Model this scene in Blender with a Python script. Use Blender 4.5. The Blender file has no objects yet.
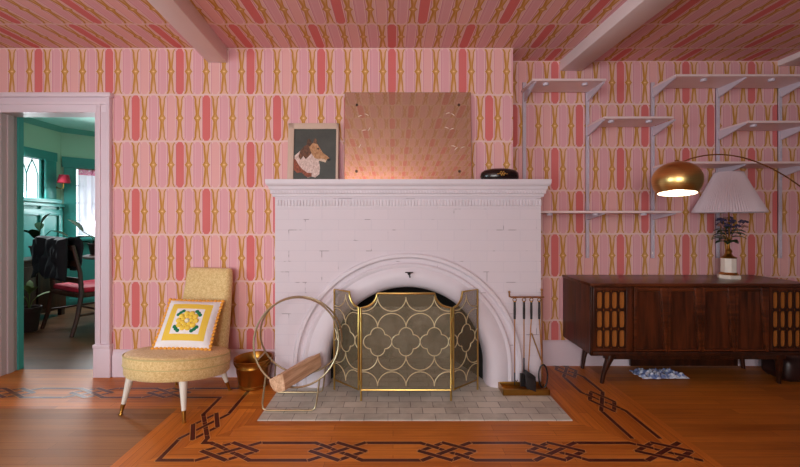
import bpy, bmesh, math, random
from mathutils import Vector, Matrix, noise
random.seed(7)
SC = bpy.context.scene
C = SC.collection
PI = math.pi
R = math.radians

# ------------------------------------------------------------------ camera, world, light, exposure
CAM_Z = 1.167
cam_data = bpy.data.cameras.new('camera')
cam_data.sensor_width = 36.0
cam_data.lens = 36.0 * 385 / 800
cam_data.shift_x = 0.00875
cam_data.shift_y = -0.0131
cam_data.clip_start = 0.02
cam = bpy.data.objects.new('camera', cam_data)
C.objects.link(cam)
cam.location = (0, 0, CAM_Z)
cam.rotation_euler = (R(90), 0, 0)
SC.camera = cam

SC.view_settings.view_transform = 'Standard'
SC.view_settings.look = 'None'
SC.view_settings.gamma = 1.0
SC.view_settings.use_curve_mapping = False
SC.view_settings.exposure = -0.22

world = bpy.data.worlds.new('world')
SC.world = world
world.use_nodes = True
world.node_tree.nodes['Background'].inputs[0].default_value = (0.75, 0.85, 1.0, 1)
world.node_tree.nodes['Background'].inputs[1].default_value = 0.25

def area(name, loc, target, sx, sy, energy, color):
    d = bpy.data.lights.new(name, 'AREA')
    d.shape = 'RECTANGLE'; d.size = sx; d.size_y = sy
    d.energy = energy; d.color = color
    o = bpy.data.objects.new(name, d); C.objects.link(o)
    o.location = loc
    o.rotation_euler = (Vector(target) - Vector(loc)).to_track_quat('-Z', 'Y').to_euler()
    return o
# daylight through the wide window in the wall behind the photographer
area('window_daylight', (-0.8, -2.28, 1.35), (-0.8, 3, 1.35), 2.3, 1.5, 112, (0.97, 0.96, 0.93))
# daylight through the window in the left wall, beside the photographer
area('side_window_daylight', (-3.50, -0.35, 1.35), (0, -0.35, 1.35), 1.7, 1.5, 76, (0.68, 0.92, 1.0))
# daylight through the two dining room windows
area('dining_window_daylight', (-4.60, 4.66, 1.75), (-2.6, 4.5, 0.5), 0.7, 0.5, 42, (0.9, 0.97, 1.0))
area('bay_window_daylight', (-4.1, 5.76, 1.45), (-3.0, 4.4, 0.6), 0.65, 0.9, 44, (0.92, 0.97, 1.0))

# ------------------------------------------------------------------ colours and node helpers
def lin(c):
    c = c / 255.0
    return c / 12.92 if c <= 0.04045 else ((c + 0.055) / 1.055) ** 2.4
def S(r, g, b):
    return (lin(r), lin(g), lin(b), 1.0)

class G:
    """small expression builder over a material's node tree"""
    def __init__(self, name, rough=0.6, metal=0.0, spec=0.5, coat=0.0):
        self.m = bpy.data.materials.new(name); self.m.use_nodes = True
        self.t = self.m.node_tree; self.n = self.t.nodes
        self.b = self.n['Principled BSDF']
        self.b.inputs['Roughness'].default_value = rough
        self.b.inputs['Metallic'].default_value = metal
        self.b.inputs['Specular IOR Level'].default_value = spec
        self.b.inputs['Coat Weight'].default_value = coat
        self.b.inputs['Coat Roughness'].default_value = 0.15
    def put(self, sock, v):
        if isinstance(v, E): self.t.links.new(v.s, sock)
        elif hasattr(v, 'is_output'): self.t.links.new(v, sock)
        else: sock.default_value = v
    def math(self, op, *a):
        n = self.n.new('ShaderNodeMath'); n.operation = op
        for i, v in enumerate(a): self.put(n.inputs[i], v)
        return E(self, n.outputs[0])
    def coords(self):
        tc = self.n.new('ShaderNodeTexCoord')
        sp = self.n.new('ShaderNodeSeparateXYZ')
        self.t.links.new(tc.outputs['Object'], sp.inputs[0])
        self.vec = tc.outputs['Object']
        return E(self, sp.outputs[0]), E(self, sp.outputs[1]), E(self, sp.outputs[2])
    def combine(self, x, y, z=0.0):
        n = self.n.new('ShaderNodeCombineXYZ')
        for i, v in enumerate((x, y, z)): self.put(n.inputs[i], v)
        return n.outputs[0]
    def mix(self, f, a, b, mode='MIX'):
        n = self.n.new('ShaderNodeMix'); n.data_type = 'RGBA'; n.blend_type = mode
        self.put(n.inputs[0], f); self.put(n.inputs[6], a); self.put(n.inputs[7], b)
        return n.outputs[2]
    def smooth(self, v, a, b):
        n = self.n.new('ShaderNodeMapRange'); n.interpolation_type = 'SMOOTHSTEP'
        self.put(n.inputs[0], v); n.inputs[1].default_value = a; n.inputs[2].default_value = b
        return E(self, n.outputs[0])
    def noise(self, vec, scale=5.0, detail=3.0, rough=0.5, dist=0.0):
        n = self.n.new('ShaderNodeTexNoise')
        if vec is not None: self.put(n.inputs['Vector'], vec)
        n.inputs['Scale'].default_value = scale; n.inputs['Detail'].default_value = detail
        n.inputs['Roughness'].default_value = rough; n.inputs['Distortion'].default_value = dist
        return E(self, n.outputs[0])
    def brick(self, vec, c1, c2, mortar, w, h, ms, bias=0.0, offset=0.5, smooth=0.1):
        n = self.n.new('ShaderNodeTexBrick')
        self.put(n.inputs['Vector'], vec)
        self.put(n.inputs['Color1'], c1); self.put(n.inputs['Color2'], c2); self.put(n.inputs['Mortar'], mortar)
        n.inputs['Scale'].default_value = 1.0
        n.inputs['Brick Width'].default_value = w; n.inputs['Row Height'].default_value = h
        n.inputs['Mortar Size'].default_value = ms; n.inputs['Bias'].default_value = bias
        n.inputs['Mortar Smooth'].default_value = smooth
        n.offset = offset
        return n.outputs['Color'], E(self, n.outputs['Fac'])
    def bump(self, h, strength=0.3, dist=0.01):
        n = self.n.new('ShaderNodeBump')
        n.inputs['Strength'].default_value = strength; n.inputs['Distance'].default_value = dist
        self.put(n.inputs['Height'], h)
        self.t.links.new(n.outputs[0], self.b.inputs['Normal'])
    def color(self, c): self.put(self.b.inputs['Base Color'], c)
    def rough(self, v): self.put(self.b.inputs['Roughness'], v)

class E:
    def __init__(self, g, s): self.g = g; self.s = s
    def __add__(self, o): return self.g.math('ADD', self, o)
    __radd__ = __add__
    def __sub__(self, o): return self.g.math('SUBTRACT', self, o)
    def __rsub__(self, o): return self.g.math('SUBTRACT', o, self)
    def __mul__(self, o): return self.g.math('MULTIPLY', self, o)
    __rmul__ = __mul__
    def __truediv__(self, o): return self.g.math('DIVIDE', self, o)
    def floor(self): return self.g.math('FLOOR', self)
    def fract(self): return self.g.math('FRACT', self)
    def abs(self): return self.g.math('ABSOLUTE', self)
    def lt(self, o): return self.g.math('LESS_THAN', self, o)
    def gt(self, o): return self.g.math('GREATER_THAN', self, o)
    def mod(self, o): return self.g.math('FLOORED_MODULO', self, o)
    def max(self, o): return self.g.math('MAXIMUM', self, o)
    def min(self, o): return self.g.math('MINIMUM', self, o)
    def pow(self, o): return self.g.math('POWER', self, o)

def plain(name, col, rough=0.6, metal=0.0, var=0.06, scale=8.0, bump=0.0, spec=0.5, coat=0.0):
    """one colour with a gentle procedural variation"""
    g = G(name, rough, metal, spec, coat)
    x, y, z = g.coords()
    nz = g.noise(g.vec, scale, 4.0, 0.6)
    lo = tuple(c * (1 - 2 * var) for c in col[:3]) + (1,)
    hi = tuple(min(1, c * (1 + var)) for c in col[:3]) + (1,)
    g.color(g.mix(nz, lo, hi))
    if bump: g.bump(nz, bump, 0.004)
    return g.m

def wood(name, dark, light, rough=0.4, axis='x', scale=9.0, coat=0.0, stretch=12.0):
    g = G(name, rough, 0, 0.5, coat)
    x, y, z = g.coords()
    k = {'x': (1, stretch, stretch), 'y': (stretch, 1, stretch), 'z': (stretch, stretch, 1)}[axis]
    v = g.combine(x * k[0], y * k[1], z * k[2])
    n1 = g.noise(v, scale * 0.35, 5.0, 0.6, 0.6)
    g.color(g.mix(g.smooth(n1, 0.3, 0.7), dark, light))
    g.bump(n1, 0.08, 0.003)
    return g.m

ROW, COL = 0.3555, 0.1347
def wallpaper(name, mode, phase, voff):
    """pink ovals between gold hourglass lines, rows of 0.3555 m, every fourth oval coral"""
    g = G(name, 0.75, 0, 0.25)
    x, y, z = g.coords()
    if mode == 'ceiling': u, v = x, voff - y
    elif mode == 'side': u, v = y, voff - z
    else: u, v = x, voff - z
    wob = (g.noise(g.vec, 9.0, 2.0) - 0.5) * 0.10
    vr = v / ROW + 20.0
    k = vr.floor(); t = vr.fract()
    s = (t - 0.5).abs() * 2.0
    U = u / COL - k.mod(2.0) * 1.5 + (phase + 40.0)
    cell = U.floor()
    c = U.fract() - 0.5
    ac = (c + wob * s * 0.3).abs()
    d = 0.5 - ac
    coral = cell.mod(4.0).lt(0.5)
    second = cell.mod(2.0).gt(0.5)
    # base between the ovals
    base = S(230, 182, 178)
    oval = g.mix(coral, g.mix(second, S(230, 172, 170), S(225, 165, 173)), S(216, 106, 104))
    end = g.smooth(s, 0.72, 1.0)
    wo = 0.235 - end * end * 0.12
    col = g.mix(ac.lt(wo + 0.03), base, S(240, 206, 200))
    col = g.mix(ac.lt(wo), col, oval)
    # thin mauve line down one side of each oval, a pale one inside it
    mv = ((c - (0.30 - s * 0.02)).abs().lt(0.018) + (c + 0.215).abs().lt(0.011)).min(1.0)
    col = g.mix(mv, col, S(200, 116, 142))
    mv2 = (c + 0.11).abs().lt(0.012) * second
    col = g.mix(mv2 * 0.7, col, S(232, 188, 194))
    # a pair of gold braces, pinched near the middle and pointing outwards at the neck
    kick = (1.0 - s / 0.20).max(0.0)
    gl = 0.058 + g.smooth(s, 0.15, 0.7) * 0.056 + kick * kick * 0.13 + g.smooth(s, 0.78, 1.0) * 0.10
    left = c.gt(0.0)
    wgl = 0.027 + left * 0.019 + g.smooth(s, 0.05, 0.4) * 0.006
    col = g.mix(d.lt(gl + 0.075), col, S(228, 188, 182))
    col = g.mix(d.lt(gl), col, g.mix(g.smooth(s, 0.3, 0.75), S(204, 152, 78), S(228, 180, 154)))
    gold = (d - gl).abs().lt(wgl)
    col = g.mix(gold, col, S(194, 132, 30))
    # small star at the neck
    star = (d / 0.10 + s / 0.05).lt(1.0)
    col = g.mix(star, col, S(226, 176, 110))
    core = (d / 0.05 + s / 0.03).lt(1.0)
    col = g.mix(core, col, S(246, 205, 160))
    # scalloped pale line where two rows meet
    e = (1.0 - s) * (ROW / 2)
    sc = e.lt(ac * 0.012 + 0.0038)
    col = g.mix(sc, col, S(232, 196, 192))
    nz = g.noise(g.vec, 3.0, 3.0)
    col = g.mix(nz * 0.2, col, S(212, 160, 160))
    g.color(col)
    return g.m

def planks(name, axis, dark, light, line, w=0.057, length=0.9, rough=0.32):
    g = G(name, rough, 0, 0.35, 0.0)
    x, y, z = g.coords()
    a, b = (x, y) if axis == 'x' else (y, x)
    col, fac = g.brick(g.combine(a, b), (0, 0, 0, 1), (1, 1, 1, 1), (0.5, 0.5, 0.5, 1), length, w, 0.0009, 0.0, 0.37, 0.0)
    sep = g.n.new('ShaderNodeSeparateColor'); g.t.links.new(col, sep.inputs[0])
    tone = E(g, sep.outputs[0])
    grain = g.noise(g.combine(a * 2.2, b * 55.0), 1.0, 6.0, 0.65, 0.4)
    big = g.noise(g.combine(a * 0.9, b * 1.6), 1.2, 3.0)
    f = tone * 0.42 + g.smooth(grain, 0.3, 0.75) * 0.38 + g.smooth(big, 0.35, 0.7) * 0.25
    c = g.mix(f, dark, light)
    c = g.mix(fac * 0.75, c, line)
    g.color(c)
    g.rough(rough + grain * 0.16 - 0.05)
    g.bump(grain * 0.25 - fac, 0.12, 0.002)
    return g.m

# ------------------------------------------------------------------ mesh builder
class MB:
    def __init__(self): self.bm = bmesh.new(); self.mi = 0
    def _f(self, vs):
        try:
            f = self.bm.faces.new(vs); f.material_index = self.mi; return f
        except ValueError: return None
    def box(self, x0, x1, y0, y1, z0, z1, bev=0.0, seg=2):
        pts = [(x, y, z) for x in (x0, x1) for y in (y0, y1) for z in (z0, z1)]
        v = [self.bm.verts.new(p) for p in pts]
        fs = [self._f([v[i] for i in q]) for q in ((0,1,3,2),(4,6,7,5),(0,4,5,1),(2,3,7,6),(0,2,6,4),(1,5,7,3))]
        if bev > 0:
            es = list({e for f in fs for e in f.edges})
            r = bmesh.ops.bevel(self.bm, geom=es, offset=bev, segments=seg, profile=0.5, affect='EDGES')
            for f in r['faces']: f.material_index = self.mi
        return self
    def quad(self, *p):
        self._f([self.bm.verts.new(q) for q in p]); return self
    def prism(self, poly, axis, a, b, bev=0.0):
        """poly of 2D points extruded along axis from a to b"""
        def P(p, t):
            return {'x': (t, p[0], p[1]), 'y': (p[0], t, p[1]), 'z': (p[0], p[1], t)}[axis]
        A = [self.bm.verts.new(P(p, a)) for p in poly]; B = [self.bm.verts.new(P(p, b)) for p in poly]
        n = len(poly)
        fs = [self._f(A[::-1]), self._f(B)]
        for i in range(n): fs.append(self._f([A[i], A[(i+1)%n], B[(i+1)%n], B[i]]))
        if bev > 0:
            es = list({e for f in fs if f for e in f.edges})
            bmesh.ops.bevel(self.bm, geom=es, offset=bev, segments=2, profile=0.5, affect='EDGES')
        return self
    def tube(self, pts, r, n=10, closed=False, caps=True):
        pts = [Vector(p) for p in pts]; N = len(pts)
        rr = r if isinstance(r, (list, tuple)) else [r] * N
        rings = []; up = None
        for i, p in enumerate(pts):
            if closed: d = pts[(i+1)%N] - pts[i-1]
            elif i == 0: d = pts[1] - pts[0]
            elif i == N-1: d = pts[-1] - pts[-2]
            else: d = pts[i+1] - pts[i-1]
            if d.length < 1e-9: d = Vector((0,0,1))
            d.normalize()
            if up is None:
                up = Vector((0,0,1)) if abs(d.z) < 0.9 else Vector((0,1,0))
            a = d.cross(up)
            if a.length < 1e-6: a = d.cross(Vector((1,0,0)))
            a.normalize(); b = a.cross(d); b.normalize(); up = b
            rings.append([self.bm.verts.new(p + (a*math.cos(2*PI*k/n) + b*math.sin(2*PI*k/n)) * rr[i]) for k in range(n)])
        M = N if closed else N-1
        for i in range(M):
            A, B = rings[i], rings[(i+1)%N]
            for k in range(n): self._f([A[k], A[(k+1)%n], B[(k+1)%n], B[k]])
        if caps and not closed:
            self._f(rings[0][::-1]); self._f(rings[-1])
        return self
    def lathe(self, prof, n=32, c=(0,0), caps=True, sx=1.0, sy=1.0, a0=0.0):
        """profile of (radius, z) about a vertical axis"""
        rings = []
        for (r, z) in prof:
            rings.append([self.bm.verts.new((c[0]+sx*r*math.cos(a0+2*PI*k/n), c[1]+sy*r*math.sin(a0+2*PI*k/n), z)) for k in range(n)])
        for A, B in zip(rings, rings[1:]):
            for k in range(n): self._f([A[k], A[(k+1)%n], B[(k+1)%n], B[k]])
        if caps:
            if prof[0][0] > 1e-5: self._f(rings[0][::-1])
            if prof[-1][0] > 1e-5: self._f(rings[-1])
        return self
    def ball(self, c, r, sub=2, sc=(1,1,1)):
        m = Matrix.Translation(c) @ Matrix.Diagonal((r*sc[0], r*sc[1], r*sc[2], 1))
        res = bmesh.ops.create_icosphere(self.bm, subdivisions=sub, radius=1.0, matrix=m)
        for v in res['verts']:
            for f in v.link_faces: f.material_index = self.mi
        return self
    def leaf(self, base, direc, length, width, curl=0.25, seg=6, th=0.0015):
        d = Vector(direc).normalized()
        side = d.cross(Vector((0,0,1)))
        if side.length < 1e-4: side = Vector((1,0,0))
        side.normalize(); nrm = side.cross(d)
        L = []; base = Vector(base)
        for i in range(seg+1):
            t = i/seg
            w = width * (math.sin(PI*min(1, t*0.94+0.05))**0.8) * 0.5
            cpt = base + d*(length*t) + Vector((0,0,-curl*length*t*t))
            L.append((cpt - side*w + nrm*w*0.25, cpt, cpt + side*w + nrm*w*0.25))
        tp = [[self.bm.verts.new(p + nrm*th) for p in r] for r in L]
        bt = [[self.bm.verts.new(p - nrm*th) for p in r] for r in L]
        for i in range(seg):
            for j in range(2):
                self._f([tp[i][j], tp[i][j+1], tp[i+1][j+1], tp[i+1][j]])
                self._f([bt[i][j], bt[i+1][j], bt[i+1][j+1], bt[i][j+1]])
            self._f([tp[i][0], tp[i+1][0], bt[i+1][0], bt[i][0]])
            self._f([tp[i][2], bt[i][2], bt[i+1][2], tp[i+1][2]])
        return self
    def xform(self, m):
        bmesh.ops.transform(self.bm, matrix=m, verts=self.bm.verts); return self
    def build(self, name, mat, parent=None, smooth=True, loc=None, weld=True):
        if weld: bmesh.ops.remove_doubles(self.bm, verts=self.bm.verts, dist=1e-6)
        bmesh.ops.recalc_face_normals(self.bm, faces=self.bm.faces)
        me = bpy.data.meshes.new(name); self.bm.to_mesh(me); self.bm.free()
        for mm in (mat if isinstance(mat, (list, tuple)) else [mat]): me.materials.append(mm)
        if smooth:
            me.polygons.foreach_set('use_smooth', [True]*len(me.polygons))
            me.set_sharp_from_angle(angle=R(38))
        o = bpy.data.objects.new(name, me); C.objects.link(o)
        if parent is not None: o.parent = parent
        if loc is not None: o.location = loc
        return o

def tag(o, label, cat, group=None, kind=None):
    o['label'] = label; o['category'] = cat
    if group: o['group'] = group
    if kind: o['kind'] = kind
    return o
def thing(name, label, cat, loc=(0,0,0), rz=0.0, group=None):
    o = bpy.data.objects.new(name, None); C.objects.link(o)
    o.empty_display_size = 0.1
    o.location = loc; o.rotation_euler = (0, 0, rz)
    return tag(o, label, cat, group)
def struct(name, mb, mat, label=None, cat=None, parent=None, smooth=True):
    o = mb.build(name, mat, parent, smooth)
    if parent is None:
        o['kind'] = 'structure'
        if label: o['label'] = label
        if cat: o['category'] = cat
    return o
def copy_tree(o, parent=None):
    c = o.copy(); C.objects.link(c)
    if parent is not None: c.parent = parent
    for ch in [k for k in bpy.data.objects if k.parent == o]: copy_tree(ch, c)
    return c
def arc(cx, cz, r, a0, a1, n=16):
    return [(cx + r*math.cos(R(a0+(a1-a0)*i/n)), cz + r*math.sin(R(a0+(a1-a0)*i/n))) for i in range(n+1)]

# ------------------------------------------------------------------ materials
YM, YR, YB = 2.935, 3.166, 2.739          # main wall, recess wall, brick breast
CEIL = 2.5
M = {}
M['paper_main'] = wallpaper('wallpaper main wall', 'wall', 12.564, CEIL)
M['paper_recess'] = wallpaper('wallpaper recess', 'wall', 2.619, CEIL)
M['paper_side'] = wallpaper('wallpaper side', 'side', 0.3, CEIL)
M['paper_ceiling'] = wallpaper('wallpaper ceiling', 'ceiling', 12.564, YM)
M['trim'] = plain('lilac white trim paint', S(226, 206, 216), 0.45, var=0.03, scale=3)
M['beam'] = plain('pinkish white beam paint', S(238, 224, 226), 0.5, var=0.03, scale=3)
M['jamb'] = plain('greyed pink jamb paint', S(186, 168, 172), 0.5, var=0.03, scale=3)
M['plaster'] = plain('dark taupe plaster', S(112, 104, 102), 0.8, var=0.03, scale=2)
M['teal'] = plain('teal gloss paint', S(62, 152, 146), 0.35, var=0.05, scale=3)
M['teal_pale'] = plain('pale teal crown paint', S(104, 180, 168), 0.45, var=0.04, scale=3)
M['pale_green'] = plain('pale green wall paint', S(188, 220, 196), 0.7, var=0.03, scale=2)
M['ceil_green'] = plain('pale mint ceiling paint', S(178, 220, 208), 0.7, var=0.03, scale=2)
M['plank_x'] = planks('orange oak planks', 'x', S(158, 80, 20), S(226, 138, 52), S(88, 36, 8), rough=0.4)
M['plank_field'] = planks('tan oak field planks', 'x', S(128, 80, 40), S(178, 122, 68), S(74, 40, 18), 0.062, 1.3, 0.5)  # left and near field, less saturated than the right one
M['plank_field_orange'] = planks('orange oak field planks', 'x', S(136, 70, 16), S(204, 120, 42), S(76, 34, 8), 0.062, 1.3, 0.46)
M['plank_y'] = planks('orange oak border planks', 'y', S(154, 77, 18), S(220, 129, 45), S(84, 34, 8), rough=0.4)
M['plank_dining'] = planks('brown dining room planks', 'x', S(70, 40, 24), S(122, 80, 48), S(30, 16, 8), 0.06, 1.0, 0.3)
M['inlay'] = plain('dark walnut inlay', S(86, 32, 24), 0.35, var=0.18, scale=9)
M['stringing'] = plain('pale maple stringing', S(206, 142, 78), 0.35, var=0.08)
M['white_shelf'] = plain('white shelf laminate', S(232, 206, 208), 0.4, var=0.02)
M['white_metal'] = plain('white enamelled steel', S(205, 192, 206), 0.4, var=0.03)
M['gold'] = plain('brushed gold metal', S(198, 164, 92), 0.3, 0.9, 0.08, 20)
M['champagne'] = plain('champagne wire metal', S(214, 198, 160), 0.4, 0.45, 0.06, 20)
M['hoop'] = plain('dull brass rod', S(176, 158, 126), 0.34, 0.85, 0.1, 20)
M['brass'] = plain('aged brass', S(176, 128, 58), 0.3, 0.95, 0.14, 12)
M['brass_bright'] = plain('polished brass', S(214, 176, 112), 0.2, 1.0, 0.06, 6)
M['copper'] = plain('coppery brass rod', S(186, 134, 88), 0.3, 0.9, 0.1, 12)
M['black_iron'] = plain('black iron', S(34, 30, 32), 0.45, 0.3, 0.1, 15)
M['black_handle'] = plain('black leather grip', S(28, 20, 20), 0.55, 0, 0.1, 15)
M['leg_white'] = plain('white painted leg', S(226, 218, 206), 0.35, var=0.03)
M['walnut'] = wood('dark walnut veneer', S(52, 22, 10), S(98, 46, 22), 0.3, 'x', 6, 0.15)
M['walnut_v'] = wood('dark walnut veneer upright', S(46, 20, 10), S(92, 42, 20), 0.34, 'z', 6, 0.12)
M['walnut_dark'] = wood('walnut frame', S(34, 14, 8), S(66, 30, 15), 0.34, 'z', 6, 0.12)
M['dining_wood'] = wood('dark mahogany', S(40, 20, 14), S(74, 40, 26), 0.35, 'z', 6, 0.1)
M['red_seat'] = plain('crimson upholstery', S(190, 30, 60), 0.7, 0, 0.08, 20)
M['leaf'] = plain('dark green leaf', S(18, 46, 26), 0.85, 0, 0.15, 10, 0, 0.1)
M['leaf_light'] = plain('olive green leaf', S(86, 108, 48), 0.5, 0, 0.15, 10)
M['pot'] = plain('dark clay pot', S(52, 34, 30), 0.7, 0, 0.1, 10)
M['soil'] = plain('potting soil', S(40, 28, 20), 0.95, 0, 0.2, 30)
M['jacket'] = plain('black wool coat', S(24, 25, 34), 0.85, 0, 0.2, 18, 0.4)
M['marble'] = plain('white marble', S(232, 218, 206), 0.3, 0, 0.06, 14)
M['log_bark'] = wood('brown bark', S(70, 42, 28), S(116, 78, 54), 0.85, 'y', 14, 0, 5)
M['soot'] = plain('sooty firebrick', S(22, 20, 19), 0.9, 0, 0.2, 10)
M['leather_dark'] = plain('dark brown leather', S(44, 22, 20), 0.4, 0, 0.15, 10)

g = G('daylit sky pane', 0.3)
g.color((0.9, 0.95, 1, 1)); g.b.inputs['Emission Color'].default_value = (0.86, 0.95, 1.0, 1); g.b.inputs['Emission Strength'].default_value = 1.6
M['pane'] = g.m
g = G('lamp bulb glow', 0.3)
g.color((1, 1, 1, 1)); g.b.inputs['Emission Color'].default_value = (1.0, 0.86, 0.66, 1); g.b.inputs['Emission Strength'].default_value = 22
M['bulb'] = g.m

# white painted brick with faint courses and fine cracks
g = G('white painted brick', 0.55, 0, 0.4)
x, y, z = g.coords()
bc, bf = g.brick(g.combine(x + y, z), S(218, 205, 212), S(215, 203, 210), S(209, 197, 206), 0.235, 0.0745, 0.0035, 0, 0.5, 0.6)
n1 = g.noise(g.vec, 4.0, 4.0); n2 = g.noise(g.vec, 60.0, 3.0)
hair = g.noise(g.combine(x * 5, z * 5), 1.7, 2.0)
crack = g.smooth(bf, 0.55, 0.9) * g.smooth(hair, 0.60, 0.66)
c1 = g.mix(n1 * 0.35, bc, S(206, 195, 205))
g.color(g.mix(crack * 0.75, c1, S(120, 104, 110)))
g.bump((1.0 - bf) * 0.8 + n2 * 0.25 + n1 * 0.3, 0.11, 0.006)
M['white_brick'] = g.m
M['white_plaster'] = plain('white painted moulding', S(219, 208, 216), 0.45, var=0.05, scale=5, bump=0.15)

# hearth tiles
g = G('grey beige hearth tile', 0.5, 0, 0.4)
x, y, z = g.coords()
hc, hf = g.brick(g.combine(x + 0.03, y + 0.01), S(216, 208, 194), S(182, 176, 164), S(96, 90, 82), 0.142, 0.0785, 0.0022, 0, 0.5, 0.1)
n1 = g.noise(g.vec, 14.0, 5.0, 0.65); n2 = g.noise(g.vec, 3.0, 3.0)
hc2 = g.mix(g.smooth(n1, 0.35, 0.75) * 0.6, hc, S(218, 212, 200))
g.color(g.mix(g.smooth(n2, 0.4, 0.7) * 0.35, hc2, S(142, 134, 126)))
g.bump(n1 * 0.3 - hf, 0.3, 0.003)
M['hearth'] = g.m

# firebox back
g = G('grey firebox render', 0.85, 0, 0.2)
x, y, z = g.coords()
n1 = g.noise(g.vec, 6.0, 5.0, 0.7)
g.color(g.mix(g.smooth(n1, 0.3, 0.7), S(110, 104, 92), S(196, 184, 166)))
M['firebox'] = g.m

# brocade upholstery
g = G('pale yellow brocade', 0.65, 0, 0.4)
x, y, z = g.coords()
n1 = g.noise(g.vec, 80.0, 4.0, 0.7, 1.2); n2 = g.noise(g.vec, 260.0, 2.0)
g.color(g.mix(g.smooth(n1, 0.38, 0.62), S(214, 178, 114), S(238, 210, 152)))
g.bump(g.smooth(n1, 0.35, 0.65) + n2 * 0.2, 0.35, 0.004)
g.b.inputs['Sheen Weight'].default_value = 0.2
M['brocade'] = g.m
M['brocade_trim'] = plain('pale yellow piping', S(206, 186, 126), 0.6, 0, 0.05)

# crochet cushion: bands measured from its middle
g = G('crochet squares', 0.9, 0, 0.2)
x, y, z = g.coords()
r = x.abs().max(y.abs())
c = g.mix(r.lt(0.128), S(240, 236, 238), S(240, 200, 36))
c = g.mix(r.lt(0.088), c, S(242, 238, 240))
st = g.noise(g.combine(x * 160, y * 160), 1.0, 2.0)
g.color(g.mix(st * 0.25, c, S(214, 200, 190)))
g.bump(st, 0.5, 0.004)
M['crochet'] = g.m
M['yarn_yellow'] = plain('yellow yarn', S(246, 210, 80), 0.9, 0, 0.1, 60, 0.4)
M['yarn_cream'] = plain('cream yarn', S(246, 236, 208), 0.9, 0, 0.06, 60, 0.4)
M['yarn_green'] = plain('green yarn', S(22, 120, 80), 0.9, 0, 0.1, 60, 0.4)
M['yarn_orange'] = plain('orange yarn', S(240, 168, 66), 0.9, 0, 0.1, 60, 0.4)

# fire screen gauze: fine woven mesh, partly see-through
g = G('fine bronze gauze', 0.6, 0.2)
g.color(S(132, 118, 92))
tr = g.n.new('ShaderNodeBsdfTransparent'); mx = g.n.new('ShaderNodeMixShader'); mx.inputs[0].default_value = 0.33
out = g.n['Material Output']
g.t.links.new(tr.outputs[0], mx.inputs[1]); g.t.links.new(g.b.outputs[0], mx.inputs[2]); g.t.links.new(mx.outputs[0], out.inputs[0])
M['gauze'] = g.m

# old amber tinted mirror
g = G('aged amber mirror', 0.07, 1.0)
x, y, z = g.coords()
n1 = g.noise(g.vec, 7.0, 4.0)
sv = g.noise(g.combine(x * 70.0, z * 5.0), 1.0, 2.0)
g.color(g.mix(n1 * 0.5 + sv * 0.3, S(226, 196, 170), S(200, 164, 138)))
g.rough(0.012 + sv * 0.012)
g.b.inputs['Metallic'].default_value = 0.76
M['mirror'] = g.m
M['mirror_edge'] = plain('brown mirror edge', S(150, 112, 90), 0.4, 0.3)
M['mirror_fleck'] = plain('silver fleck in the mirror', S(250, 236, 226), 0.5, 0.0, 0.02)
M['rosette'] = plain('dull bronze rosette', S(90, 66, 52), 0.4, 0.7)

# pleated lamp shade
g = G('white pleated shade fabric', 0.8, 0, 0.2)
g.color(S(206, 188, 196)); g.b.inputs['Subsurface Weight'].default_value = 0.0
M['shade'] = g.m
# lace curtain
g = G('white lace curtain', 0.9, 0, 0.1)
x, y, z = g.coords()
lc = g.noise(g.vec, 30.0, 3.0)
c = g.mix(z.gt(1.86) * g.smooth(lc, 0.2, 0.5), S(244, 240, 246), S(222, 70, 130))
g.color(c)
tl = g.n.new('ShaderNodeBsdfTranslucent'); g.put(tl.inputs[0], c)
tr = g.n.new('ShaderNodeBsdfTransparent'); m1 = g.n.new('ShaderNodeMixShader'); m2 = g.n.new('ShaderNodeMixShader')
m1.inputs[0].default_value = 0.5; m2.inputs[0].default_value = 0.35
g.t.links.new(g.b.outputs[0], m1.inputs[1]); g.t.links.new(tl.outputs[0], m1.inputs[2])
g.t.links.new(m1.outputs[0], m2.inputs[1]); g.t.links.new(tr.outputs[0], m2.inputs[2])
g.t.links.new(m2.outputs[0], g.n['Material Output'].inputs[0])
M['lace'] = g.m
# split wood
g = G('freshly split wood', 0.75, 0, 0.3)
x, y, z = g.coords()
n1 = g.noise(g.combine(x * 40, y * 3, z * 40), 1.0, 5.0, 0.65, 0.5)
g.color(g.mix(g.smooth(n1, 0.3, 0.7), S(186, 140, 108), S(232, 194, 160)))
g.bump(n1, 0.4, 0.006)
M['split_wood'] = g.m
# amber speaker cloth
g = G('amber woven cloth', 0.85, 0, 0.2)
x, y, z = g.coords()
n1 = g.noise(g.combine(x * 260, y * 10, z * 60), 1.0, 3.0)
g.color(g.mix(n1, S(140, 78, 30), S(176, 108, 50)))
M['amber_cloth'] = g.m
# crumpled cloth
g = G('blue and white cloth', 0.9, 0, 0.1)
x, y, z = g.coords()
n1 = g.noise(g.vec, 26.0, 3.0)
g.color(g.mix(g.smooth(n1, 0.44, 0.54), S(120, 132, 176), S(214, 216, 232)))
M['blue_cloth'] = g.m
M['lacquer'] = plain('black lacquer', S(26, 14, 16), 0.25, 0, 0.1, 10, 0, 0.5, 0.3)
M['gilt'] = plain('gilt paint', S(186, 136, 60), 0.4, 0.5, 0.1)

# ------------------------------------------------------------------ room shell
XL, XR, YN = -3.6, 4.4, -2.4                    # left wall, right wall, near wall
HX0, HX1, HY0 = -0.80, 1.06, 2.27               # hearth
DX0, DX1, DZ = -2.985, -2.256, 2.006            # doorway

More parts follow.
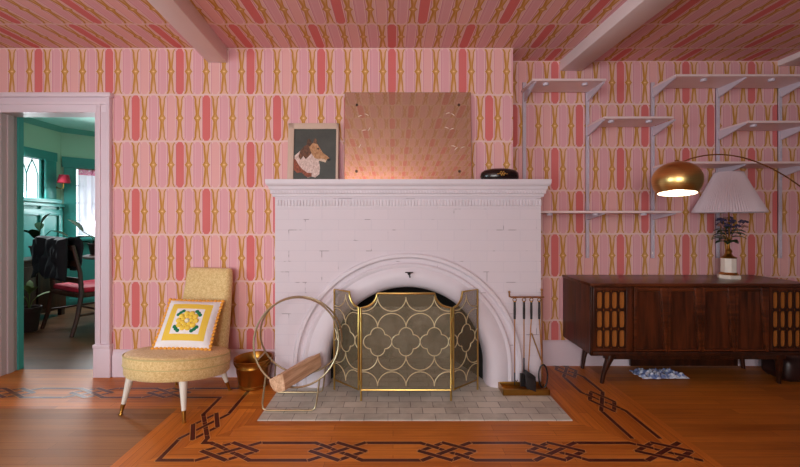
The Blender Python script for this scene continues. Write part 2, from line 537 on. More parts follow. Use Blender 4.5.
# floor: boards in four fields with a walnut fret inlaid around the hearth, all one floor
fl = MB()
def zone(mi, *pts):
    fl.mi = mi
    fl.quad(*[(p[0], p[1], 0.0) for p in pts])
BL, BRt, BF = -1.355, 1.585, 1.75
zone(2, (BL, BF), (HX0, HY0), (HX0, 2.42), (BL, 2.42))
zone(2, (HX1, HY0), (BRt, BF), (BRt, 2.60), (HX1, 2.60))
zone(0, (BL, BF), (BRt, BF), (HX1, HY0), (HX0, HY0))
zone(0, (BL, 2.42), (HX0, 2.42), (HX0, YR + 0.0), (BL, YR))
zone(2, (HX1, 2.60), (BRt, 2.60), (BRt, YR), (HX1, YR))
zone(0, (HX0, HY0), (HX1, HY0), (HX1, YR), (HX0, YR))
zone(1, (XL, BF), (BL, BF), (BL, 2.42), (XL, 2.42))
zone(0, (XL, 2.42), (BL, 2.42), (BL, 3.07), (XL, 3.07))
zone(5, (BRt, BF), (XR, BF), (XR, YR), (BRt, YR))
zone(1, (XL, YN), (XR, YN), (XR, BF), (XL, BF))
# fret lines
def strip(p, q, w, z, mi):
    p, q = Vector((p[0], p[1], 0)), Vector((q[0], q[1], 0))
    d = (q - p).normalized(); n = Vector((-d.y, d.x, 0)) * (w / 2)
    e = d * (w * 0.35)
    fl.mi = mi
    zz = Vector((0, 0, z))
    fl.quad(p - e - n + zz, q + e - n + zz, q + e + n + zz, p - e + n + zz)
NLINE = 0
def line(p, q, lvl=0, w=0.024):
    global NLINE
    NLINE += 1
    z = 0.0005 + lvl * 0.0005 + NLINE * 0.000003
    strip(p, q, w + 0.007, z, 4); strip(p, q, w, z + 0.0002, 3)
def run(origin, ax, ay, mots, s0, s1, half=0.075):
    """two parallel lines that cross over at each motif, with a diamond woven through the crossing"""
    ax, ay, o = Vector(ax), Vector(ay), Vector(origin)
    P = lambda s, t: tuple(o + ax * s + ay * t)
    L = 0.13
    cur = s0
    for m in mots:
        if m - L > cur:
            for t in (half, -half): line(P(cur, t), P(m - L, t))
        line(P(m - L, half), P(m + L, -half), 0)
        line(P(m - L, -half), P(m + L, half), 1)
        v = [(m - 0.14, 0), (m - 0.01, half), (m + 0.14, 0), (m + 0.01, -half)]
        for i in range(4):
            line(P(*v[i]), P(*v[(i + 1) % 4]), 2 if i % 2 else 0)
        # over-passes so the weave alternates
        line(P(m - 0.095, half * 0.73), P(m - 0.045, half * 0.35), 3)
        line(P(m + 0.045, -half * 0.35), P(m + 0.095, -half * 0.73), 3)
        cur = m + L
    if s1 > cur:
        for t in (half, -half): line(P(cur, t), P(s1, t))
run((0, 1.968, 0), (1, 0, 0), (0, 1, 0), [-0.836, -0.281, 0.276, 0.833, 1.385], -1.0, 1.46)
line((-1.155, 1.893), (-1.0, 1.893)); line((-1.0, 2.043), (-0.99, 2.043))
run((-1.080, 0, 0), (0, 1, 0), (1, 0, 0), [2.215], 2.04, 2.57)
line((-1.155, 1.893), (-1.155, 2.05)); line((-1.155, 2.565), (-1.155, 2.575)); line((-1.005, 2.565), (-1.005, 2.715))
run((0, 2.645, 0), (1, 0, 0), (0, 1, 0), [-2.61, -2.07, -1.54], -3.5, -1.25, 0.07)
line((-1.26, 2.575), (-1.155, 2.575)); line((-1.26, 2.715), (-1.005, 2.715))
run((1.370, 0, 0), (0, 1, 0), (1, 0, 0), [2.524, 3.05], 2.09, 3.16)
struct('floor', fl, [M['plank_x'], M['plank_field'], M['plank_y'], M['inlay'], M['stringing'], M['plank_field_orange']], smooth=False)
b = MB(); b.quad((XL - 1.5, 3.07, 0), (-0.7, 3.07, 0), (-0.7, 7.2, 0), (XL - 1.5, 7.2, 0))
struct('floor_dining', b, M['plank_dining'], smooth=False)

# ceiling and beams
b = MB(); b.box(XL, XR, YN, YM + 0.001, CEIL, CEIL + 0.05).box(0.915, XR, YM, YR + 0.05, CEIL, CEIL + 0.05)
struct('ceiling', b, M['paper_ceiling'], smooth=False)
def beam(name, x0, x1, y1, drop, k=0.0, bead=False):
    b = MB(); b.box(x0, x1, YN, y1, CEIL - drop, CEIL + 0.01, 0.006)
    if bead: b.box(x0 - 0.018, x0 + 0.002, YN, y1 - 0.001, CEIL - drop * 0.3, CEIL + 0.009)
    for v in b.bm.verts: v.co.x += k * (y1 - v.co.y)
    o = struct(name, b, M['beam'])
beam('ceiling_beam', -1.41, -1.262, YM, 0.112, 0.07, True)
beam('ceiling_beam.001', 1.372, 1.548, YR, 0.085, 0.035)
beam('ceiling_beam.002', 3.16, 3.34, YR, 0.045)

# walls
b = MB()
b.box(XL, DX0 - 0.015, YM, YM + 0.12, 0, CEIL).box(DX0 - 0.015, DX1 + 0.015, YM, YM + 0.12, DZ + 0.015, CEIL).box(DX1 + 0.015, -0.55, YM, YM + 0.12, 0, CEIL)
b.box(0.78, 0.915, YM, YR + 0.05, 0, CEIL).box(-0.55, 0.78, YM, YM + 0.12, 1.0, CEIL)
struct('wall_chimney', b, M['paper_main'], smooth=False)
b = MB(); b.box(0.915, XR, YR, YR + 0.12, 0, CEIL)
struct('wall_recess', b, M['paper_recess'], smooth=False)
b = MB(); b.box(XR, XR + 0.1, YN, YR + 0.1, 0, CEIL); struct('wall_right', b, M['plaster'], smooth=False)
b = MB()
for (y0, y1, z0, z1) in ((YN, -1.2, 0, CEIL), (0.5, YM + 0.12, 0, CEIL), (-1.2, 0.5, 0, 0.6), (-1.2, 0.5, 2.1, CEIL)): b.box(XL - 0.1, XL, y0, y1, z0, z1)
struct('wall_left', b, M['plaster'], smooth=False)
b = MB()
b.box(XL, -2.0, YN - 0.1, YN, 0, CEIL).box(0.4, XR, YN - 0.1, YN, 0, CEIL).box(-2.0, 0.4, YN - 0.1, YN, 0, 0.55).box(-2.0, 0.4, YN - 0.1, YN, 2.15, CEIL)
struct('wall_near', b, M['plaster'], smooth=False)
b = MB(); b.box(-2.0, 0.4, YN - 0.08, YN - 0.07, 0.55, 2.15); wn = struct('window_3', b, M['pane'], smooth=False)
b = MB()
for xx in (-2.0, -0.83, 0.34): b.box(xx, xx + 0.06, YN - 0.06, YN - 0.01, 0.55, 2.15)
for zz in (0.55, 1.32, 2.09): b.box(-2.0, 0.4, YN - 0.06, YN - 0.01, zz, zz + 0.06)
b.build('window_frame', M['trim'], wn)

b = MB(); b.box(XL - 0.08, XL - 0.07, -1.2, 0.5, 0.6, 2.1); wl = struct('window_4', b, M['pane'], smooth=False)
b = MB()
for yy in (-1.2, -0.38, 0.44): b.box(XL - 0.06, XL - 0.01, yy, yy + 0.06, 0.6, 2.1)
for zz in (0.6, 1.32, 2.04): b.box(XL - 0.06, XL - 0.01, -1.2, 0.5, zz, zz + 0.06)
b.build('window_frame', M['trim'], wl)

# baseboards with a stepped top
def base_profile(y, t=0.022, h=0.205):
    return [(y, 0.0), (y - t, 0.0), (y - t, h - 0.045), (y - t + 0.006, h - 0.032), (y - t + 0.006, h - 0.012), (y - 0.006, h), (y, h)]
b = MB(); b.prism(base_profile(YM), 'x', -2.125, -0.835); struct('baseboard_left', b, M['trim'])
b = MB(); b.prism(base_profile(YR), 'x', 0.92, XR); struct('baseboard_right', b, M['trim'])

# doorway casing on the room side and teal casing beyond
b = MB()
b.box(DX1 - 0.001, DX1 + 0.114, YM - 0.022, YM + 0.002, 0, 2.130, 0.003)
b.box(DX1 + 0.014, DX1 + 0.046, YM - 0.030, YM - 0.012, 0.24, 2.10, 0.003).box(DX1 + 0.092, DX1 + 0.118, YM - 0.034, YM + 0.003, 0.241, 2.135, 0.004)
b.box(DX1 - 0.004, DX1 + 0.124, YM - 0.037, YM + 0.004, 0, 0.235, 0.005).box(DX1 - 0.005, DX1 + 0.125, YM - 0.043, YM + 0.005, 0.222, 0.25, 0.005)
b.box(DX0 - 0.118, DX0 + 0.001, YM - 0.022, YM + 0.002, 0, 2.130, 0.003)
b.box(DX0 - 0.116, DX1 + 0.112, YM - 0.0235, YM + 0.001, DZ - 0.001, 2.128, 0.003)
b.box(DX0 - 0.117, DX1 + 0.117, YM - 0.033, YM - 0.012, 2.062, 2.098, 0.003).box(DX0 - 0.13, DX1 + 0.13, YM - 0.046, YM + 0.004, 2.116, 2.15, 0.005)
struct('trim_1', b, M['trim'])
b = MB()
b.box(DX0 - 0.012, DX0, YM + 0.003, YM + 0.1205, 0, DZ + 0.011).box(DX1, DX1 + 0.012, YM + 0.003, YM + 0.1205, 0, DZ + 0.011).box(DX0 - 0.001, DX1 + 0.001, YM + 0.0035, YM + 0.120, DZ, DZ + 0.012)
b.box(DX0 - 0.004, DX0 + 0.012, YM + 0.04, YM + 0.085, 0.001, DZ - 0.001)
struct('trim_2', b, M['jamb'])
b = MB()
b.box(DX0 - 0.12, DX0 + 0.012, YM + 0.121, YM + 0.165, 0, 2.13).box(DX1 - 0.005, DX1 + 0.12, YM + 0.121, YM + 0.165, 0, 2.13).box(DX0 - 0.12, DX1 + 0.12, YM + 0.121, YM + 0.165, DZ + 0.02, 2.13)
struct('trim_3', b, M['teal'])

# ------------------------------------------------------------------ dining room beyond the doorway
DXL = -4.66
W1Y0, W1Y1, W1Z0, W1Z1 = 4.25, 5.14, 1.49, 2.01
b = MB()
b.mi = 0
for (y0, y1, z0, z1) in ((3.05, W1Y0, 0, CEIL), (W1Y1, 5.42, 0, CEIL), (W1Y0, W1Y1, 0, W1Z0), (W1Y0, W1Y1, W1Z1, CEIL)):
    b.box(DXL - 0.12, DXL, y0, y1, z0, z1)
struct('wall_dining_left', b, M['pale_green'], smooth=False)
# angled bay wall built in its own frame: x along the wall, +y out of the room
def bay(t, out, z):
    s = math.sqrt(0.5)
    return Vector((DXL + s * t - s * out, 5.4 + s * t + s * out, z))
BAYM = Matrix.Translation((DXL, 5.4, 0)) @ Matrix.Rotation(R(45), 4, 'Z')
b = MB()
for (x0, x1, z0, z1) in ((0, 0.166, 0, CEIL), (0.92, 1.9, 0, CEIL), (0.166, 0.92, 0, 0.966), (0.166, 0.92, 1.955, CEIL)):
    b.box(x0, x1, 0, 0.12, z0, z1)
b.xform(BAYM); struct('wall_dining_bay', b, M['pale_green'], smooth=False)
b = MB(); e = bay(1.9, 0, 0)
b.box(e.x, -0.7, e.y, e.y + 0.1, 0, CEIL).box(-0.8, -0.7, 3.05, e.y, 0, CEIL)
struct('wall_dining_far', b, M['pale_green'], smooth=False)
b = MB(); b.box(DXL - 0.15, -0.7, 3.05, 7.2, CEIL, CEIL + 0.05); struct('ceiling_dining', b, M['ceil_green'], smooth=False)
# crown
cp = lambda y: [(y, CEIL), (y - 0.07, CEIL), (y - 0.065, CEIL - 0.012), (y - 0.03, CEIL - 0.03), (y - 0.014, CEIL - 0.055), (y, CEIL - 0.062)]
b = MB(); b.prism([(-p[0] , p[1]) for p in cp(0.0)], 'y', 3.1, 5.42)
b.xform(Matrix.Translation((DXL, 0, 0))); struct('trim_4', b, M['teal_pale'])
b = MB(); b.prism(cp(0.0), 'x', 0.0, 1.9); b.xform(BAYM); struct('trim_5', b, M['teal_pale'])
# panelled wainscot
WZ = 1.40
b = MB()
b.box(DXL, DXL + 0.015, 3.1, 5.4, 0, WZ)
for yy in (3.2, 3.75, 4.3, 4.72, 5.05, 5.33): b.box(DXL + 0.014, DXL + 0.035, yy, yy + 0.06, 0, WZ, 0.003)
for zz in (0, 0.62, 1.27): b.box(DXL + 0.014, DXL + 0.036, 3.1, 5.4, zz, zz + 0.13 if zz < 0.1 else zz + 0.08, 0.003)
b.box(DXL, DXL + 0.06, 3.1, 5.4, WZ - 0.01, WZ + 0.03, 0.004)
struct('trim_6', b, M['teal'])
b = MB()
b.box(0.02, 1.9, -0.015, 0, 0, 0.92)
for zz in (0, 0.85): b.box(0.02, 1.9, -0.035, -0.014, zz, zz + 0.1, 0.003)
for xx in (0.02, 0.5, 0.95, 1.4): b.box(xx, xx + 0.07, -0.034, -0.014, 0, 0.92, 0.003)
b.xform(BAYM); struct('trim_7', b, M['teal'])
# windows
b = MB(); b.box(DXL - 0.055, DXL - 0.045, W1Y0, W1Y1, W1Z0, W1Z1)
w1 = struct('window_1', b, M['pane'], smooth=False)
b = MB()
b.box(DXL - 0.12, DXL + 0.03, W1Y1, W1Y1 + 0.16, W1Z0 - 0.02, 2.12, 0.004).box(DXL - 0.12, DXL + 0.03, W1Y0 - 0.16, W1Y0, W1Z0 - 0.02, 2.12, 0.004)
b.box(DXL - 0.12, DXL + 0.035, W1Y0 - 0.17, W1Y1 + 0.17, 2.01, 2.13, 0.004).box(DXL - 0.12, DXL + 0.09, W1Y0 - 0.18, W1Y1 + 0.18, W1Z0 - 0.05, W1Z0, 0.005)
b.box(DXL - 0.08, DXL - 0.02, W1Y1 - 0.025, W1Y1, W1Z0, W1Z1).box(DXL - 0.08, DXL - 0.03, W1Y0, W1Y0 + 0.05, W1Z0, W1Z1)
b.build('window_frame', M['teal'], w1)
b = MB()
n = 5
for i in range(n):
    y0 = W1Y0 + 0.05 + (W1Y1 - W1Y0 - 0.1) * i / n; y1 = W1Y0 + 0.05 + (W1Y1 - W1Y0 - 0.1) * (i + 1) / n; ym = (y0 + y1) / 2
    b.tube([(DXL - 0.036, y0, W1Z0), (DXL - 0.036, y0, 1.80), (DXL - 0.036, y0 + 0.03, 1.90), (DXL - 0.036, ym, 1.99)], 0.006, 6)
    b.tube([(DXL - 0.036, y1, W1Z0), (DXL - 0.036, y1, 1.80), (DXL - 0.036, y1 - 0.03, 1.90), (DXL - 0.036, ym, 1.99)], 0.006, 6)
    b.tube([(DXL - 0.036, ym, W1Z1), (DXL - 0.036, y0, 1.80)], 0.005, 6)
b.build('leading', M['teal'], w1)
b = MB(); b.box(0.166, 0.92, 0.08, 0.09, 0.966, 1.955); b.xform(BAYM)
w2 = struct('window_2', b, M['pane'], smooth=False)
b = MB()
b.box(0.03, 0.166, -0.03, 0.1, 0.93, 2.0, 0.004).box(0.92, 1.06, -0.03, 0.1, 0.93, 2.0, 0.004)
b.box(0.01, 1.08, -0.035, 0.1, 1.955, 2.10, 0.004).box(0.0, 1.09, -0.08, 0.1, 0.915, 0.966, 0.004).xform(BAYM)
b.build('window_frame', M['teal'], w2)
b = MB()
for xx in (0.35, 0.54, 0.73): b.box(xx, xx + 0.014, 0.05, 0.075, 0.966, 1.955)
for zz in (1.2, 1.45, 1.7): b.box(0.166, 0.92, 0.05, 0.075, zz, zz + 0.014)
b.xform(BAYM); b.build('muntin', M['trim'], w2)
# lace curtain on a thin rod
cu = thing('lace_curtain', 'white lace curtain with pink top hanging in the far window', 'curtain', (DXL, 5.4, 0), R(45))
b = MB(); n = 60; prev = None
for i in range(n + 1):
    xx = 0.19 + 0.71 * i / n; yy = -0.005 + 0.012 * math.sin(i * 0.9)
    row = [b.bm.verts.new((xx, yy, zz)) for zz in (0.99, 1.3, 1.6, 1.86, 1.94)]
    if prev:
        for j in range(4): b._f([prev[j], row[j], row[j+1], prev[j+1]])
    prev = row
lo = b.build('lace', M['lace'], cu)
md = lo.modifiers.new('solid', 'SOLIDIFY'); md.thickness = 0.002
b = MB(); b.tube([(0.14, -0.005, 1.945), (0.95, -0.005, 1.945)], 0.006, 8); b.build('rod', M['brass'], cu)

# wall sconce with red shade in the bay corner
p = bay(0.06, -0.002, 0)
sc = thing('wall_sconce', 'small red shaded wall sconce beside the dining room window', 'sconce', (-4.60, 5.30, 1.66))
b = MB(); b.lathe([(0.0, 0), (0.035, 0.0), (0.03, 0.012), (0.0, 0.02)], 16); b.xform(Matrix.Rotation(R(90), 4, 'Y')); b.xform(Matrix.Translation((-0.058, 0, 0))); b.build('backplate', M['brass'], sc)
b = MB(); b.tube([(-0.045, 0, 0), (0.02, 0, -0.02), (0.06, 0, -0.01), (0.07, 0, 0.06)], 0.007, 8); b.build('arm', M['brass'], sc)
b = MB(); b.lathe([(0.075, 0.06), (0.055, 0.17), (0.052, 0.17), (0.072, 0.06)], 20, (0.07, 0), caps=False); b.build('lamp_shade', M['red_seat'], sc)

# sideboard by the teal wainscot
sd = thing('sideboard', 'low dark wood sideboard under the leaded teal window', 'sideboard', (-4.40, 4.30, 0))
b = MB(); b.box(-0.20, 0.19, -0.6, 0.66, 0.08, 0.71, 0.004); b.build('body', M['dining_wood'], sd)
b = MB(); b.box(-0.215, 0.21, -0.62, 0.68, 0.71, 0.74, 0.006); b.build('top', M['dining_wood'], sd)
for k in range(3):
    b = MB(); b.box(0.19, 0.205, -0.57 + 0.41 * k, -0.19 + 0.41 * k, 0.13, 0.66, 0.005); d = b.build('door', M['dining_wood'], sd)
    b = MB(); b.ball((0.215, -0.24 + 0.41 * k, 0.42), 0.012, 2); b.build('knob', M['brass'], d)
for (xx, yy) in ((-0.17, -0.56), (-0.17, 0.62), (0.16, -0.56), (0.16, 0.62)):
    b = MB(); b.box(xx - 0.025, xx + 0.025, yy - 0.025, yy + 0.025, 0, 0.085); b.build('leg', M['dining_wood'], sd)

def potted(name, label, loc, leaves, r=0.09, h=0.15, mat='leaf', group=None):
    t = thing(name, label, 'plant', loc)
    b = MB(); b.lathe([(r*0.7, 0), (r*0.95, h*0.85), (r*1.05, h*0.86), (r*1.05, h), (r*0.92, h), (r*0.9, h*0.85), (0.0, h*0.84)], 24); b.build('pot', M['pot'], t)
    b = MB(); b.lathe([(0.0, h*0.86), (r*0.9, h*0.86), (r*0.9, h*0.88), (0.0, h*0.9)], 20); b.build('soil', M['soil'], t)
    for (tip, direc, ln, w) in leaves:
        b = MB(); b.tube([(0, 0, h*0.87), (tip[0]*0.4, tip[1]*0.4, h + (tip[2]-h)*0.6), tip], 0.004, 6)
        b.leaf(tip, direc, ln, w, 0.25); b.build('leaf', M[mat], t)
    return t
potted('potted_rubber_plant', 'tall leafy plant in pot on the dark sideboard', (-4.34, 4.72, 0.74),
       [((0.03, 0.0, 0.42), (0.4, 0.2, 0.9), 0.20, 0.10), ((0.0, -0.05, 0.24), (0.3, -0.5, 0.8), 0.2, 0.10), ((0.09, 0.06, 0.33), (0.7, 0.1, -0.1), 0.2, 0.09),
        ((-0.05, 0.06, 0.34), (-0.4, 0.4, 0.7), 0.18, 0.09), ((-0.02, -0.1, 0.30), (-0.1, -0.8, 0.5), 0.16, 0.08)])
# dining table with a dark big leaved plant
tb = thing('dining_table', 'round dark dining table below the far window', 'table', (-3.46, 5.20, 0))
b = MB(); b.lathe([(0.0, 0.72), (0.56, 0.72), (0.585, 0.735), (0.58, 0.752), (0.0, 0.755)], 48); b.build('tabletop', M['dining_wood'], tb)
b = MB(); b.lathe([(0.045, 0.05), (0.06, 0.2), (0.04, 0.45), (0.075, 0.7), (0.12, 0.722)], 20); b.build('pedestal', M['dining_wood'], tb)
for k in range(3):
    a = R(30 + 120 * k); b = MB()
    b.tube([(0.03*math.cos(a), 0.03*math.sin(a), 0.16), (0.2*math.cos(a), 0.2*math.sin(a), 0.09), (0.34*math.cos(a), 0.34*math.sin(a), 0.022)], [0.03, 0.026, 0.02], 8); b.build('foot', M['dining_wood'], tb)
potted('potted_peace_lily', 'dark broad leaved plant in pot on the round dining table', (-3.90, 5.06, 0.755),
       [((-0.16, -0.02, 0.30), (-0.7, -0.1, 0.9), 0.30, 0.13), ((0.0, -0.05, 0.16), (0.9, -0.1, 0.25), 0.26, 0.12), ((0.06, 0.04, 0.2), (0.9, 0.2, 0.3), 0.24, 0.11),
        ((-0.06, 0.03, 0.22), (-0.9, 0.1, 0.15), 0.30, 0.14), ((0.0, 0.05, 0.2), (0.2, 0.8, 0.6), 0.22, 0.1), ((-0.04, -0.04, 0.15), (-0.5, -0.7, 0.3), 0.2, 0.1)])
# dining chair with a black coat over its back
dc = thing('dining_chair', 'dark wood dining chair with red seat in the next room', 'chair', (-3.44, 4.36, 0), R(-28))
for s in (-1, 1):
    b = MB(); b.tube([(s*0.33, -0.30, 0.0), (s*0.325, -0.25, 0.18), (s*0.32, -0.21, 0.42), (s*0.315, -0.22, 0.65), (s*0.31, -0.28, 0.93)], [0.019, 0.022, 0.025, 0.022, 0.018], 8); b.build('rear_leg', M['dining_wood'], dc)
    b = MB(); b.tube([(s*0.31, 0.27, 0.0), (s*0.31, 0.24, 0.2), (s*0.31, 0.22, 0.42)], [0.016, 0.02, 0.025], 8); b.build('front_leg', M['dining_wood'], dc)
b = MB(); b.box(-0.32, 0.32, -0.23, 0.24, 0.38, 0.43, 0.006); b.build('seat_frame', M['dining_wood'], dc)
b = MB(); b.box(-0.31, 0.31, -0.215, 0.235, 0.43, 0.485, 0.02, 3); b.build('seat', M['red_seat'], dc)
for zz, yy in ((0.56, -0.215), (0.74, -0.238), (0.91, -0.275)):
    b = MB(); b.box(-0.31, 0.31, yy - 0.012, yy + 0.012, zz - 0.028, zz + 0.028, 0.004); b.build('back_rail', M['dining_wood'], dc)
b = MB(); b.tube([(-0.31, 0.02, 0.2), (0.31, 0.02, 0.2)], 0.012, 8).tube([(-0.325, -0.25, 0.2), (-0.31, 0.24, 0.2)], 0.012, 8).tube([(0.325, -0.25, 0.2), (0.31, 0.24, 0.2)], 0.012, 8); b.build('stretcher', M['dining_wood'], dc)
b = MB()
nx, nz = 22, 26
grid = []
for i in range(nx + 1):
    xx = -0.40 + 0.70 * i / nx; col = []
    for j in range(nz + 1):
        t = j / nz
        # path over the top rail: down behind the chair and down in front of it
        if t < 0.55: zz = 0.585 + (0.965 - 0.585) * (t / 0.55); yy = -0.305 - 0.03 * (1 - t / 0.55)
        elif t < 0.68: a = (t - 0.55) / 0.13 * PI; zz = 0.965 + 0.03 * math.sin(a); yy = -0.275 - 0.035 * math.cos(a)
        else: zz = 0.965 - 0.30 * (t - 0.68) / 0.32; yy = -0.235 + 0.015 * (t - 0.68)
        f = 0.035 * math.sin(i * 1.0 + j * 0.12) + 0.07 * noise.noise((xx * 6, zz * 5, t * 3)); zz += 0.07 * max(0.0, noise.noise((xx * 7 + 2.0, 1.7, 0.4))) * (1 if t > 0.3 else 0.4)
        sgn = -1 if t < 0.62 else 1
        zz -= (0.10 * max(0, (i / nx - 0.55)) + 0.09 * noise.noise((xx * 4, 0.3, 1))) * (1 if t < 0.3 else 0.1)
        col.append(b.bm.verts.new((xx, yy + sgn * abs(f) * 0.9, zz)))
    grid.append(col)
for i in range(nx):
    for j in range(nz): b._f([grid[i][j], grid[i+1][j], grid[i+1][j+1], grid[i][j+1]])
b.xform(Matrix.Translation((-3.44, 4.36, 0)) @ Matrix.Rotation(R(-28), 4, 'Z'))
co = b.build('coat', M['jacket'])
md = co.modifiers.new('solid', 'SOLIDIFY'); md.thickness = 0.02; md.offset = 0
tag(co, 'black coat draped over the back of the dining chair', 'coat')
potted('potted_fern', 'low olive green plant standing before the dark sideboard', (-3.93, 4.16, 0),
       [((0.0, 0.0, 0.40), (0.5, -0.2, 0.5), 0.2, 0.07), ((-0.05, 0.0, 0.36), (-0.5, -0.4, 0.5), 0.2, 0.07), ((0.04, 0.05, 0.36), (0.4, 0.7, 0.4), 0.18, 0.06),
        ((0.0, -0.05, 0.38), (-0.1, -0.9, 0.4), 0.2, 0.07), ((-0.03, 0.04, 0.42), (-0.3, 0.3, 0.8), 0.18, 0.06), ((0.03, -0.03, 0.42), (0.3, -0.6, 0.8), 0.18, 0.06)],
       0.10, 0.26, 'leaf_light')

# ------------------------------------------------------------------ fireplace
FX0, FX1 = -0.84, 1.053
AX, AZ, RO, RI = 0.103, 0.14, 0.815, 0.565
fp = thing('fireplace', 'white painted brick fireplace with arched opening and moulded mantel', 'fireplace', (0, 0, 0))
def arch_pts(r, n=40):
    pts = [(AX - r, 0.0)] + [(AX + r*math.cos(PI - PI*i/n), AZ + r*math.sin(PI - PI*i/n)) for i in range(n+1)] + [(AX + r, 0.0)]
    return pts
b = MB()
inner = arch_pts(0.60)
for y in (YB,):
    # front face as strips between the arch and the outline
    top = 1.36
    for (x0, z0), (x1, z1) in zip(inner, inner[1:]):
        if abs(x1 - x0) < 1e-9: continue
        b.quad((x0, y, z0), (x1, y, z1), (x1, y, top), (x0, y, top))
    b.quad((FX0, y, 0), (inner[0][0], y, 0), (inner[0][0], y, top), (FX0, y, top))
    b.quad((inner[-1][0], y, 0), (FX1, y, 0), (FX1, y, top), (inner[-1][0], y, top))
b.quad((FX0, YB, 0), (FX0, YM - 0.001, 0), (FX0, YM - 0.001, 1.36), (FX0, YB, 1.36))
b.quad((FX1, YB, 0), (FX1, YR - 0.03, 0), (FX1, YR - 0.03, 1.36), (FX1, YB, 1.36))
b.quad((FX0, YB, 1.36), (FX1, YB, 1.36), (FX1, YM - 0.001, 1.36), (FX0, YM - 0.001, 1.36))
b.build('brick_breast', M['white_brick'], fp, smooth=False)
# arch moulding
prof = [(0.815, 0.004), (0.815, -0.012), (0.806, -0.020), (0.786, -0.020), (0.780, -0.006), (0.768, 0.002), (0.748, 0.002), (0.742, -0.010), (0.735, -0.016),
        (0.722, -0.016), (0.712, -0.012), (0.690, -0.020), (0.660, -0.027), (0.630, -0.027), (0.600, -0.018), (0.580, 0.0), (0.567, 0.03), (RI, 0.07), (RI, 0.16)]
b = MB(); rings = []
n = 64
for i in range(n + 3):
    if i == 0: f = lambda r, d: (AX - r, YB + d, 0.0)
    elif i == n + 2: f = lambda r, d: (AX + r, YB + d, 0.0)
    else:
        a = PI - PI * (i - 1) / n
        f = lambda r, d, a=a: (AX + r*math.cos(a), YB + d, AZ + r*math.sin(a))
    rings.append([b.bm.verts.new(f(r, d)) for (r, d) in prof])
for A, B in zip(rings, rings[1:]):
    for k in range(len(prof) - 1): b._f([A[k], A[k+1], B[k+1], B[k]])
b.build('arch_moulding', M['white_plaster'], fp)
# mantel: stepped cornice, swept with returns
mp = [(0.0, 1.352), (0.014, 1.354), (0.016, 1.372), (0.026, 1.376), (0.026, 1.398), (0.034, 1.408), (0.036, 1.424), (0.048, 1.436), (0.052, 1.446), (0.054, 1.473)]
b = MB()
def ring(ov, z):
    sl = 0.0
    return [b.bm.verts.new(p) for p in ((FX0 - ov, YM - 0.001, z), (FX0 - ov, YB - ov, z), (FX1 + ov, YB - ov, z + sl), (FX1 + ov, YM + 0.1, z + sl))]
rg = [ring(o, z) for (o, z) in mp]
for A, B in zip(rg, rg[1:]):
    for k in range(3): b._f([A[k], A[k+1], B[k+1], B[k]])
b._f(rg[-1]); b._f(rg[0][::-1])
b.build('mantel_shelf', M['white_plaster'], fp, smooth=False)
b = MB()
xx = FX0 + 0.01
while xx < FX1 - 0.01:
    b.box(xx, xx + 0.016, YB - 0.010, YB + 0.002, 1.288, 1.332, 0.003, 1); xx += 0.0225
b.box(FX0 + 0.012, FX1 - 0.012, YB - 0.003, YB + 0.002, 1.284, 1.336)
b.build('soldier_course', M['white_plaster'], fp)
b = MB()
xx = FX0 - 0.008
while xx < FX1:
    b.box(xx, xx + 0.014, YB - 0.031, YB - 0.020, 1.379, 1.395, 0.002, 1); xx += 0.021
b.build('dentil_course', M['white_plaster'], fp)
# firebox
b = MB()
fb0, fb1, yb = AX - 0.60, AX + 0.60, YB + 0.03
Y2 = 3.30
bx0, bx1 = AX - 0.40, AX + 0.40
b.mi = 0
b.quad((bx0, Y2, 0), (bx1, Y2, 0), (bx1, Y2, 0.45), (bx0, Y2, 0.45))
b.mi = 1
b.quad((bx0, Y2, 0.45), (bx1, Y2, 0.45), (bx1, Y2 - 0.2, 0.80), (bx0, Y2 - 0.2, 0.80))
b.quad((fb0, yb, 0), (bx0, Y2, 0), (bx0, Y2, 0.45), (fb0, yb, 0.8)); b.quad((fb0, yb, 0.8), (bx0, Y2, 0.45), (bx0, Y2 - 0.2, 0.8))
b.quad((fb1, yb, 0), (bx1, Y2, 0), (bx1, Y2, 0.45), (fb1, yb, 0.8)); b.quad((fb1, yb, 0.8), (bx1, Y2, 0.45), (bx1, Y2 - 0.2, 0.8))
b.quad((fb0, yb, 0.8), (fb1, yb, 0.8), (bx1, Y2 - 0.2, 0.8), (bx0, Y2 - 0.2, 0.8))
b.build('firebox', [M['firebox'], M['soot']], fp, smooth=False)
b = MB(); b.tube([(0.11, YB - 0.024, 0.815), (0.112, YB - 0.055, 0.815)], 0.006, 8).ball((0.112, YB - 0.055, 0.815), 0.012, 2).tube([(0.112, YB - 0.05, 0.815), (0.118, YB - 0.052, 0.785)], 0.005, 6).tube([(0.085, YB - 0.05, 0.822), (0.14, YB - 0.05, 0.822)], 0.004, 6)
b.build('damper_knob', M['black_iron'], fp)
# tiled hearth
b = MB(); b.box(HX0, HX1, HY0, YB + 0.60, -0.02, 0.006, 0.002, 1)
he = b.build('hearth', M['hearth'], None, False)
tag(he, 'grey beige tiled hearth slab in front of the fireplace', 'hearth'); he['kind'] = 'structure'

# ------------------------------------------------------------------ on the mantel
MZ = 1.473
